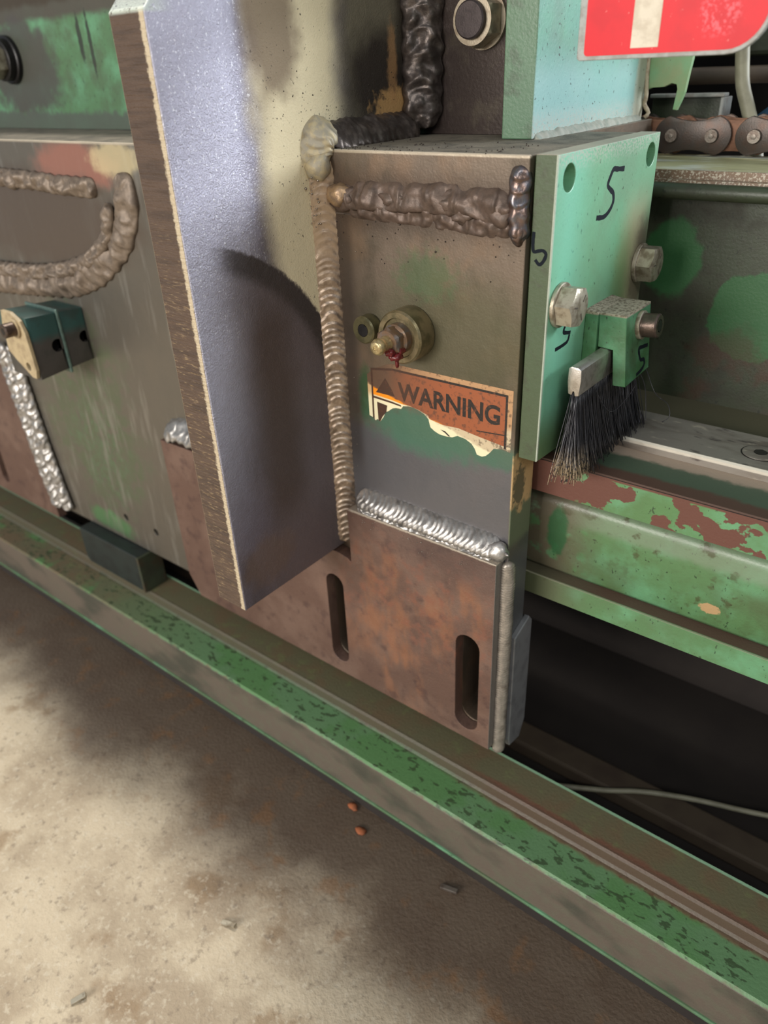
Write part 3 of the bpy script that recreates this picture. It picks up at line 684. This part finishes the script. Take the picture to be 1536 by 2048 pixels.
sp = lambda r: (-158+abs(r.gauss(4, 3)), -12+r.gauss(0, 3), r.uniform(30, 66))
obj('spatter', spatter(sp, 46, 8, 0.4, 1.1), M_spat, t, True)['kind'] = 'stuff'
sp = lambda r: (-158, r.uniform(-45, 100), 92+abs(r.gauss(0, 22)))
obj('spatter', spatter(sp, 90, 9, 0.25, 0.7), M_spatd, t, True)['kind'] = 'stuff'

# ------------------------------------------------------------------ slotted plates
t = thing('slotted_plate', 'brown rusted plate with two long vertical slots welded low on the carriage', 'steel plate', (-200, -6, -382))
rnd = random.Random(5)
cut = [(-146+rnd.uniform(-.6, .6), z) for z in (-243, -236, -228, -220, -210, -200, -190.5)]
outer = [(-394, -356), (-380, -381), (-3, -381.5), (-3, -189.5), (-60, -189), (-120, -189)]+[(-144, -188.7)]+cut[::-1]+[(-150, -240), (-160, -238), (-192, -238), (-192, -190), (-396, -191)]
holes = [slot(-168, -367, -265, 10.2), slot(-26, -370, -267, 11.2)]
obj('plate', slab(outer, 'y', -12, -0.5, holes, bev=0.5), M_rust, t)
bm = weld([(-139, -4.5, -178), (-110, -4.5, -178.5), (-70, -4.5, -179), (-30, -4.5, -179.5), (-6, -4.5, -180)], (0, -1, 0.9), 9.8, 3.4, 4.8, 1.0, 0.8, 41, 0.5, 10, depth=6, wv=0.05)
weld([(-137, -8, -186), (-90, -8, -186.5), (-50, -8, -187), (-10, -8, -187)], (0, -1, 0.7), 5.0, 1.5, 6.5, 0.5, 0.7, 43, 1.4, 4, bm=bm, depth=4)
ball((-7, -4, -183), 8.2, 3, bm, (1.1, 0.8, 1.0), 0.2, 7)
lathe([(1.6, 0), (0.9, 2), (0.2, 3.4)], (1.5, -6.5, -181), (0.8, -0.5, 0.2), 10, bm)
obj('top_weld_bead', bm, M_welds, t, True)
bm = weld([(0, 0, -192), (0.5, 0, -210), (0.5, 0, -260), (0.5, 0, -320), (0.5, 0, -375), (0, 0, -392)], (1, -1, 0), 5.6, 3.6, 2.4, 0.35, 0.5, 45, 0.5, 10, depth=4)
obj('side_weld_bead', bm, mat_weld('smooth_silver_weld', (150, 142, 132), (172, 162, 150), 0.36, 0.45), t, True)
bm = weld([(-392, -5, -184), (-372, -5, -176), (-345, -5, -176), (-300, -5, -178), (-200, -5, -179)], (0, -1, 1), 14, 6, 12, 1.4, 0.7, 47, 1.5, 9, depth=5)
obj('top_weld_bead', bm, M_welds, t, True)
sp = lambda r: (r.uniform(-135, -10), -12.2, -191-abs(r.gauss(0, 9)))
obj('spatter', spatter(sp, 36, 10, 0.25, 0.8), M_spat, t, True)['kind'] = 'stuff'

t = thing('slotted_plate', 'second brown plate with a slot and bright double weld at the left edge', 'steel plate', (-800, -6, -380))
outer = [(-1050, -378), (-672, -378), (-690, -148), (-1050, -148)]
obj('plate', slab(outer, 'y', -12, -0.5, [slot(-800, -362, -262, 9)], bev=0.5), M_rust, t)
bm = weld([(-697, -9, -142), (-690, -9, -200), (-684, -9, -260), (-676, -9, -320), (-668, -9, -362)], (0.2, -1, 0), 10, 5.5, 11, 2.2, 0.8, 51, 1.6, 8, step=1.0, depth=8)
weld([(-678, -6, -142), (-672, -6, -200), (-666, -6, -260), (-658, -6, -320), (-650, -6, -362)], (0.4, -1, 0), 9, 5, 11, 2.2, 0.8, 53, 1.6, 8, step=1.0, depth=6, bm=bm)
obj('double_weld_bead', bm, M_welds, t, True)

# ------------------------------------------------------------------ dark guide block under the plate
t = thing('guide_block', 'dark green block hanging below the carriage plate over the channel', 'guide block', (-555, -10, -430))
obj('block_body', slab([(-612, -369), (-489, -369), (-489, -418), (-497, -419.5), (-606, -419.5), (-612, -414)], 'y', -18, 14, bev=1.2), steel('oily_black_paint', (34, 42, 40), (24, 24, 24), 0.5, 0.1, 20), t)
obj('side_edge', box(-490, -486, -19, 14, -419.7, -369, 0.6), M_gdark, t)

# ------------------------------------------------------------------ dark teal bracket
t = thing('teal_bracket', 'dark teal block with drilled side and beige end cap on the left plate', 'bracket', (-535, -30, -134))
M_tb = NT('dark_teal_paint', (74, 70, 66), 0.42, 0.1); M_tb.lay((40, 84, 80), M_tb.rng('z', -94, -60, 12, 4, 14), k=0.8).lay((50, 52, 48), M_tb.nz(16, 0.45, 0.7), k=0.5); M_tb = M_tb.done()
obj('near_block', slab([(-62, -134), (-30, -131), (-30, -72), (-62, -70)], 'x', -560, -504, [circ(-36, -104, 9, 24)], bev=2.5), M_tb, t, 40)
obj('divider_plate', box(-562, -502.5, -30, -27, -135, -69, 1.2), steel('divider_steel', (96, 118, 110), (66, 84, 80), 0.4, 0.4), t)
obj('far_block', slab([(-27, -131), (0, -129), (0, -74), (-27, -72)], 'x', -560, -504, [circ(-5, -103, 8.5, 24)], bev=2.5), M_tb, t, 40)
obj('bore_core', box(-552, -514, -55, -1, -124, -84), M_black, t)
cap = [(-540, -66), (-523, -66), (-508, -73), (-503.5, -84), (-502.5, -122), (-506, -131), (-513, -131), (-536, -117), (-548, -108), (-545, -80)]
obj('end_cap', slab(cap, 'y', -66, -62.2, [circ(-516, -120, 4.2, 16)], bev=0.6), M_beige, t)
b = (-519, -66.1, -81)
t = thing('cap_screw', 'socket screw with washer on the beige cap of the teal bracket', 'screw', b)
obj('washer', lathe([(9.5, 0), (9.5, 2)], b, (0, -1, 0), 28), M_beige, t, 30)
obj('screw_head', lathe([(7, 2), (7, 12), (6.2, 13), (3.4, 13), (3.4, 8)], b, (0, -1, 0), 28), M_cap, t, 30)
obj('hex_socket', lathe([(3.5, 12.4), (3.5, 13.1)], b, (0, -1, 0), 24, hexa=(0, 1)), M_black, t)

# ------------------------------------------------------------------ green column with flange
t = thing('green_column', 'teal green upright bar rising from the carriage top behind the sign', 'machine column', (-57, 175, 79.6))
obj('column_bar', box(-68, -45, 84.5, 270, 79.4, 420, 0.8), M_gcol, t)
fz = [(-52, 79.6), (-47.5, 84), (-48, 92), (-47, 99), (-40, 101.5), (-30, 102), (-24, 104.4), (-20, 103.4), (-19, 100), (-20.5, 86), (-17.5, 85.5), (-15, 92), (-13, 98), (-11.6, 112), (-10.5, 120), (-9, 200), (-9, 420), (-52, 420)]
obj('notched_flange', slab(fz, 'y', 270.3, 275.5, bev=0.4), M_gflange, t)
obj('foot_weld', weld([(-44, 88, 80), (-43, 140, 80.5), (-43, 200, 80.5), (-44, 262, 80)], (1, 0, 1), 5, 1.8, 7, 0.5, 0.5, 61, 1.0, 7, depth=3), steel('dusty_foot_weld', (164, 164, 152), (136, 150, 140), 0.8, 0, 5), t, True)
obj('crumpled_lip', tube(spline([(-44.6, 268, 140), (-44.2, 269, 112), (-42.5, 268, 96), (-43.5, 269, 90), (-39, 268, 84), (-41, 266, 80.5)], 2), 1.7, 8), steel('crumpled_paint_edge', (176, 164, 140), (120, 100, 78), 0.8, 0, 4), t, True)

# ------------------------------------------------------------------ mint green end plate
t = thing('end_plate', 'mint green plate with a hand-written 5 bolted to the block end', 'steel plate', (9, 76, -107))
P = [(3, -106.5), (152, -113), (152, 79.5), (3, 79.5)]
obj('plate', slab(P, 'x', 1.8, 15.5, [circ(18.5, 66.3, 7.6), circ(139, 66.8, 7.4)], bev=0.5), M_gplate, t)
obj('marker_digit', ribbon([(15.5, 96.3, 62.8), (15.5, 86, 63.6), (15.5, 79.5, 64.2), (15.5, 76, 61), (15.5, 73, 56), (15.5, 78, 52.5), (15.5, 82.5, 50), (15.5, 84, 45), (15.5, 80, 40.5), (15.5, 72, 37.6), (15.5, 60.5, 38.5)], 3.0, (1, 0, 0)), M_ink, t)['label'] = 'dark marker 5'
obj('marker_digit', ribbon([(3.4, 3, 39), (3.2, 3, 32), (4.0, 3, 28), (7, 3, 28.6), (10, 3, 29), (12, 3, 27), (10.5, 3, 23), (8, 3, 21), (5.2, 3, 23.5)], 2.0, (0, -1, 0)), M_ink, t)['label'] = 'dark marker 5 on the narrow front edge'
bm = ribbon([(15.5, 29.4, -20.5), (15.5, 27.5, -24.5), (15.5, 33, -26.5), (15.5, 37.8, -27.5)], 2.4, (1, 0, 0))
ribbon([(15.5, 36.5, -28.5), (15.5, 34, -32.5), (15.5, 26, -33.4), (15.5, 17.3, -33.4)], 2.4, (1, 0, 0), bm=bm)
obj('marker_digit', bm, M_ink, t)['label'] = 'smudged marker 5 under the bolt'

def hex_bolt(base, label, rot=0.0):
    t = thing('hexagon_bolt', label, 'bolt', base, 'bolts in the mint green end plate')
    obj('washer', lathe([(13.2, 0), (13.6, 0.5), (13.6, 2.4), (13.0, 2.9)], base, (1, 0, 0), 44), M_zinc, t, 30)
    b = Vector(base)
    bm = bmesh.new(); n = 48; rings = []
    for r, tt, hx in ((11.8, 3.0, 1), (11.8, 12.8, 1), (11.8, 12.8, 2), (10.0, 14.2, 0)):
        ring = []
        for i in range(n):
            a = 2*math.pi*i/n; am = (a+math.pi/6) % (math.pi/3)-math.pi/6
            hexr = r*0.95/math.cos(am)
            rr = hexr if hx else r
            x = tt
            if hx == 2: x = tt+0.9*(1-(am/(math.pi/6))**2)
            ring.append(bm.verts.new(b+Vector((x, rr*math.cos(a+rot), rr*math.sin(a+rot)))))
        rings.append(ring)
    for A, B in zip(rings, rings[1:]):
        for i in range(n): bm.faces.new((A[i], A[(i+1) % n], B[(i+1) % n], B[i]))
    bm.faces.new(rings[0][::-1]); bm.faces.new(rings[-1])
    h = obj('bolt_head', bm, M_zinc, t, 25)
    g = bmesh.new()
    for k in range(3):
        a = rot+0.5+k*2*math.pi/3; d = Vector((0, math.cos(a), math.sin(a)))
        p0 = b+Vector((14.2, 0, 0))+d*4.2; p1 = b+Vector((14.2, 0, 0))+d*8.6
        ribbon([p0, (p0+p1)/2, p1], 0.8, (1, 0, 0), 0.25, g)
    obj('grade_mark', g, M_pin, h)
    return t
hex_bolt((15.5, 18, -5.0), 'zinc hexagon bolt near the front edge of the mint green plate', 0.35)
hex_bolt((15.5, 142, -4.2), 'zinc hexagon bolt at the rear edge of the mint green plate', 0.5)

# ------------------------------------------------------------------ brush block, screw and brush
t = thing('brush_clamp', 'small green clamp block with a marker 5 holding the brush', 'clamp', (35, 80, -67))
obj('spacer', slab([(15.6, -17.5), (24.4, -18.6), (25.6, -58), (15.6, -56)], 'y', 58, 100, bev=0.5), M_gblock, t)
cl = slab([(24.4, -18.8), (42.8, -18.6), (47.6, -66), (38.8, -66.5), (36.2, -42.4), (25.6, -41.6)], 'y', 60, 101, bev=0.6)
for v in cl.verts:                       # near bottom edge stands higher at the back
    if v.co.z < -60: v.co.z += (v.co.y-60)*0.05
obj('clamp_body', cl, M_gblock, t)
def onf(y, z): return (42.8+(-18.6-z)/47.4*4.8+0.05, y, z)
fv = [(98, -47.5), (90, -46.5), (82.5, -46), (83.5, -51), (86, -54.5), (91.5, -56), (92.5, -59.5), (88, -62), (79, -63.2)]
obj('marker_digit', ribbon([onf(y, z) for y, z in fv], 2.6, (1, 0, 0.1)), M_ink, t)['label'] = 'dark marker 5'
b = (44.2, 83, -30)
t = thing('cap_screw', 'brown socket screw with split washer in the green brush clamp', 'screw', b)
obj('split_washer', lathe([(9.2, -0.4), (9.4, 0.4), (9.4, 2.2), (9.0, 2.6)], b, (1, 0, 0.1), 36), M_zinc, t, 30)
obj('screw_head', lathe([(7.9, 2.6), (7.9, 12), (7.0, 13), (4.2, 13), (4.2, 9)], b, (1, 0, 0.1), 36), M_cap, t, 30)
obj('hex_socket', lathe([(4.2, 12.2), (4.2, 13.1)], b, (1, 0, 0.1), 24, hexa=(0, 1)), M_black, t)

t = thing('strip_brush', 'black bristle strip brush in crimped metal hanging onto the rail', 'brush', (30, 66, -60))
hp = [(26.2, -43.2), (28, -42), (32.5, -42.2), (34.6, -43.6), (35.0, -50), (34.2, -60.5), (31.6, -61), (31.0, -58), (30.2, -58), (29.4, -60.6), (27.0, -60), (26.0, -52)]
obj('metal_strip', slab(hp, 'y', 17, 118, bev=0.3), M_alu, t, 30)
M_br = NT('black_bristle', (52, 51, 55), 0.33, 0.0)
M_br.lay((120, 120, 126), M_br.nz(3, 0.58, 0.7, st=(1, 1, 8)), k=0.6)
M_br.lay((176, 156, 128), M_br.mul(M_br.ss(M_br.xyz('y'), 36, 16), M_br.ss(M_br.xyz('z'), -92, -112), M_br.nz(2, 0.4, 0.5, off=3)), k=0.9)
M_br = M_br.done()
rnd = random.Random(11); bm = bmesh.new()
for i in range(1700):
    y0 = rnd.uniform(18, 117); f = (y0-18)/99
    x0 = rnd.uniform(28.6, 32.6)
    side = rnd.uniform(-1, 1)
    fray = max(0, 1-f*3.2)
    L = rnd.uniform(50, 57)
    x1 = x0+side*(8.5+3*f)+rnd.gauss(1.5, 1.6)+(1-f)*2
    y1 = y0-fray*rnd.uniform(2, 17)+rnd.gauss(0, 2.0)+max(0, (f-0.85))*40*rnd.random()
    floorz = -113.4 if y1 > 85 else (-121.0 if y1 > 39 else -128)
    z1 = max(-60-L-rnd.uniform(0, 4)*(fray > 0), floorz)
    zz = -59.5
    pts = []
    bow = rnd.uniform(-2.2, 2.2)
    for k in range(7):
        u = k/6
        x = x0+(x1-x0)*u**1.4+bow*math.sin(math.pi*u)*0.5
        y = y0+(y1-y0)*u**1.3+bow*0.4*math.sin(math.pi*u)
        z = zz+(z1-zz)*u
        pts.append((x, y, z))
    if z1 <= floorz+0.01:
        pts[-1] = (pts[-1][0]+side*1.6, pts[-1][1]-rnd.uniform(0, 2), floorz+0.3)
    tube(pts, 0.32, 3, bm)
for q in ([(33, 112, -60), (40, 118, -72), (50, 116, -88), (62, 110, -92), (66, 106, -99), (62, 104, -104)], [(33, 40, -60), (40, 58, -84), (44, 76, -80), (46, 86, -72)], [(32, 104, -60), (42, 112, -80), (47, 110, -98), (50, 104, -106)]):
    tube(spline(q, 2), 0.27, 4, bm)
o = obj('bristles', bm, M_br, t, True); o['kind'] = 'stuff'

# ------------------------------------------------------------------ grease fitting and socket screw on the block face
c = (-82.5, 0, -32.5); dd = (0, -1, 0)
t = thing('grease_fitting', 'grease nipple on a round steel boss with red grease above the label', 'grease fitting', c)
obj('boss', lathe([(17.5, 0), (18.2, 0.6), (18.2, 15.5), (17, 17), (13.6, 17), (13.2, 15.2), (9, 15.2)], c, dd, 48), M_boss, t, 30)
obj('adapter', lathe([(9.6, 14), (10.4, 15), (10.4, 21), (9.4, 22), (9.8, 22.5), (10.2, 28), (8.2, 30)], c, dd, 36, hexa=(4, 5)), steel('greasy_adapter', (126, 100, 78), (104, 112, 118), 0.4, 0.6, 5), t, 30)
obj('nipple', lathe([(5.2, 29), (5.4, 31), (4.6, 33), (4.4, 35), (5.4, 37), (5.6, 39), (4.6, 41.5), (3.4, 42.2), (1.6, 42.2), (1.4, 41.6)], c, dd, 30), M_brass, t, 40)
bm = ball((-79, -31, -37.5), 3.2, 3, None, (1.2, 0.9, 1), 0.5, 1)
ball((-77.5, -27, -41), 3.6, 3, bm, (1.2, 1.2, 1.0), 0.6, 2); ball((-76.5, -27, -46), 1.3, 2, bm, (1, 1, 2.6), 0.4, 3)
ball((-76, -24, -37), 3.0, 3, bm, (1, 1.3, 1.3), 0.6, 6)
obj('red_grease', bm, M_grease, t, True)
c = (-119.5, 0, -35)
t = thing('socket_screw', 'oily socket screw just left of the grease fitting', 'screw', c)
obj('screw_head', lathe([(9.2, 0), (9.8, 0.8), (9.8, 9), (8.8, 10), (4.6, 10), (4.6, 5)], c, dd, 36), steel('oily_screw', (104, 98, 70), (66, 64, 46), 0.35, 0.6), t, 30)
obj('hex_socket', lathe([(4.8, 9.2), (4.8, 10.1)], c, dd, 24, hexa=(0, 1)), M_black, t)

# ------------------------------------------------------------------ warning label
def soot(m, k=1.0):
    # baked brown film over the upper and right parts; a wiped clean diagonal streak at lower left
    x, z = m.xyz('x'), m.xyz('z')
    # clean streak: below the line from (-126,-72) to (-55,-103)
    d = m.ma('ADD', m.ma('MULTIPLY', m.ma('ADD', x, 121), -0.27), m.ma('MULTIPLY', m.ma('ADD', z, 79.5), -1.0))
    d = m.ma('ADD', d, m.ma('MULTIPLY', m.ma('SUBTRACT', m.noise(4, det=5, st=(2.2, 1, 1)), 0.5), 5))
    dirty = m.ss(d, 1.4, -0.8)
    m.lay((128, 66, 46), dirty, k=0.88*k, rough=0.55)
    m.lay((74, 60, 42), m.mul(dirty, m.ss(x, -82, -112)), k=0.95, rough=0.6)
    m.lay((66, 48, 36), m.mul(dirty, m.nz(3, 0.52, 0.68, off=2)), k=0.65)
    m.lay((98, 66, 46), m.mul(dirty, m.ss(x, -50, -95)), k=0.45)
    return m
mw = NT('label_white', (226, 216, 178), 0.5, 0); mw.lay((196, 150, 96), mw.ss(mw.xyz('z'), -90, -84), k=0.8); soot(mw, 0.45)
mw.lay((70, 60, 50), mw.mul(mw.rng('x', -12, 0, 4, 4, 6), mw.ss(mw.xyz('z'), -88, -96), mw.nz(3, 0.42, 0.55)), k=0.8); mw = mw.done()
mo = soot(NT('label_orange', (236, 140, 24), 0.4, 0)); mo = mo.done()
mk = NT('label_black', (30, 24, 20), 0.45, 0); mk.lay((84, 56, 40), mk.ss(mk.xyz('x'), -50, -100), k=0.6).lay((110, 64, 44), mk.nz(2.5, 0.55, 0.68), k=0.5); mk = mk.done()
t = thing('warning_label', 'torn orange WARNING label stuck on the block below the grease fitting', 'label', (-64, -0.1, -85))
torn = [(-126.2, -71.7), (-118, -65.5), (-108, -61), (-101.7, -59.2), (-2.7, -59.2), (-2.9, -103.7), (-8.4, -102.5), (-15.9, -103.9), (-19, -108), (-22.0, -111.0), (-25, -112.4), (-29.1, -112.0), (-31, -108), (-33.7, -104.8), (-39, -102.4), (-45.5, -101.7), (-50, -104), (-55.2, -104.6), (-61, -104.4), (-65.1, -103.0), (-68.6, -101), (-69.7, -98.0), (-70.4, -95), (-74.3, -91.8), (-79, -90), (-83.6, -89.1), (-88, -88.9), (-93.2, -90.0), (-95, -92.5), (-100, -93), (-103.2, -94.0), (-107, -97), (-110.1, -98.8), (-112, -103), (-115.5, -107.6), (-118, -106), (-119.9, -107.6), (-122.5, -105.5), (-125.8, -104.6)]
def fl2(poly, y, holes=()): return slab(poly, 'y', y-0.06, y, holes)
obj('label_sheet', fl2(torn, -0.02), mw, t)
orange = [(-121.6, -66.8), (-102, -63.6), (-7.2, -63.6), (-7.2, -100), (-14, -99.4), (-30, -97.6), (-45, -95.6), (-58, -96.4), (-69.4, -94.6), (-71, -92), (-79, -89.6), (-88, -88.4), (-94, -88.6), (-104, -87.4), (-121.6, -86.4)]
obj('orange_field', fl2(orange, -0.12), mo, t)
fr = fl2([(-122.4, -66), (-102, -62.8), (-6.4, -62.8), (-6.4, -101.8), (-8, -101.8), (-8, -64.4), (-102, -64.4), (-120.8, -67.4), (-120.8, -106.6), (-122.4, -105.4)], -0.2)
add(fr, fl2([(-120.8, -87.6), (-104, -88.6), (-95, -89.6), (-95, -90.8), (-104, -90), (-120.8, -89.2)], -0.2))
add(fr, fl2([(-30, -93.4), (-8, -91.4), (-8, -92.2), (-30, -94.2)], -0.2))
obj('black_frame', fr, mk, t)
tri = fl2([(-118.2, -84.2), (-100.5, -84.2), (-104, -78), (-109, -71.5)], -0.2)
obj('alert_triangle', tri, mk, t)
tri = fl2([(-117.6, -91.8), (-108, -92.8), (-109, -98), (-113, -103), (-115.4, -107.4), (-117.0, -106.6)], -0.2)
obj('pictogram', tri, mk, t)
tri = fl2([(-60, -100.4), (-56, -100.7), (-52.6, -103.0), (-51.6, -103.8), (-53, -104), (-56, -102)], -0.2)
obj('torn_letter', tri, mk, t)
tm = text_mesh('WARNING', 16.5, 0.45)
xs = [v.co.x for v in tm.verts]; zs = [v.co.y for v in tm.verts]
sx = (-11.8+97.5)/(max(xs)-min(xs)); sz = 14.2/(max(zs)-min(zs))
x0_, z0_ = min(xs), min(zs)
for v in tm.verts: v.co = ((v.co.x-x0_)*sx-97.5, -0.24+v.co.z, (v.co.y-z0_)*sz-86.0)
obj('warning_text', tm, mk, t)

# ------------------------------------------------------------------ red sign
t = thing('red_sign', 'red sign with pale upright stripe and rounded corner at the top right', 'sign', (58, 20, 122.5))
def rr(x0, x1, z0, z1, r, rl=2):
    P = []
    for cx, cz, a0, q in ((x1-r, z0+r, -90, r), (x1-r, z1-r, 0, r), (x0+rl, z1-rl, 90, rl), (x0+rl, z0+rl, 180, rl)):
        for i in range(9): a = math.radians(a0+90*i/8); P.append((cx+q*math.cos(a), cz+q*math.sin(a)))
    return P
obj('sign_plate', slab(rr(13.2, 107.5, 122.6, 226, 19), 'y', 20, 23.5, bev=0.4), M_signb, t)
obj('red_face', slab(rr(17.2, 105.6, 124.6, 224, 17), 'y', 19.8, 20.05), M_red, t)
obj('pale_stripe', slab([(42.2, 127.2), (56.2, 127.2), (56.2, 222), (42.2, 222)], 'y', 19.6, 19.9), M_signs, t)
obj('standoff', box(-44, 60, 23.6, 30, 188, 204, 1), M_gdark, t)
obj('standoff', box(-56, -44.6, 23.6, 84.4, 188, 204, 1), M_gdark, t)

# ------------------------------------------------------------------ small litter on the floor
def chip(loc, l, a, mat, label):
    bm = box(-l/2, l/2, -2.2, 2.2, 0, 3, 0.5); 
    for v in bm.verts:
        v.co.z += 1.2*math.sin(v.co.x*0.3); x, y = v.co.x, v.co.y
        v.co.x = x*math.cos(a)-y*math.sin(a)+loc[0]; v.co.y = x*math.sin(a)+y*math.cos(a)+loc[1]; v.co.z += loc[2]
    tag(obj('metal_shaving', bm, mat, None, base=loc), label, 'shaving')
def onfloor(u, v):
    d = (R_*((u-768)/1490)+D_*((v-1024)/1490)+F_); k = (-505-CP.z)/d.z; return (CP.x+d.x*k, CP.y+d.y*k, -504.8)
chip(onfloor(458, 1850), 14, 0.3, M_zinc, 'pale metal shaving on the lighter concrete at lower left')
chip(onfloor(898, 1780), 16, 0.2, M_pin, 'grey metal shaving on the dark concrete below the channel')
chip(onfloor(158, 2000), 12, 1.1, M_zinc, 'pale metal shaving near the bottom left corner of the floor')
M_or = steel('rust_flake', (150, 84, 48), (110, 66, 40), 0.8, 0)
for u, v, lb in ((706, 1614, 'upper'), (722, 1663, 'lower')):
    l = onfloor(u, v); tag(obj('rust_flake', ball((l[0], l[1], -503.6), 3, 2, None, (2.0, 1.3, 0.6), 0.6, u), M_or, None, True, base=l), 'orange rust flake on the dark floor, %s of the two below the slotted plate' % lb, 'flake')

for o in bpy.data.objects:
    if '_b' in o: del o['_b']
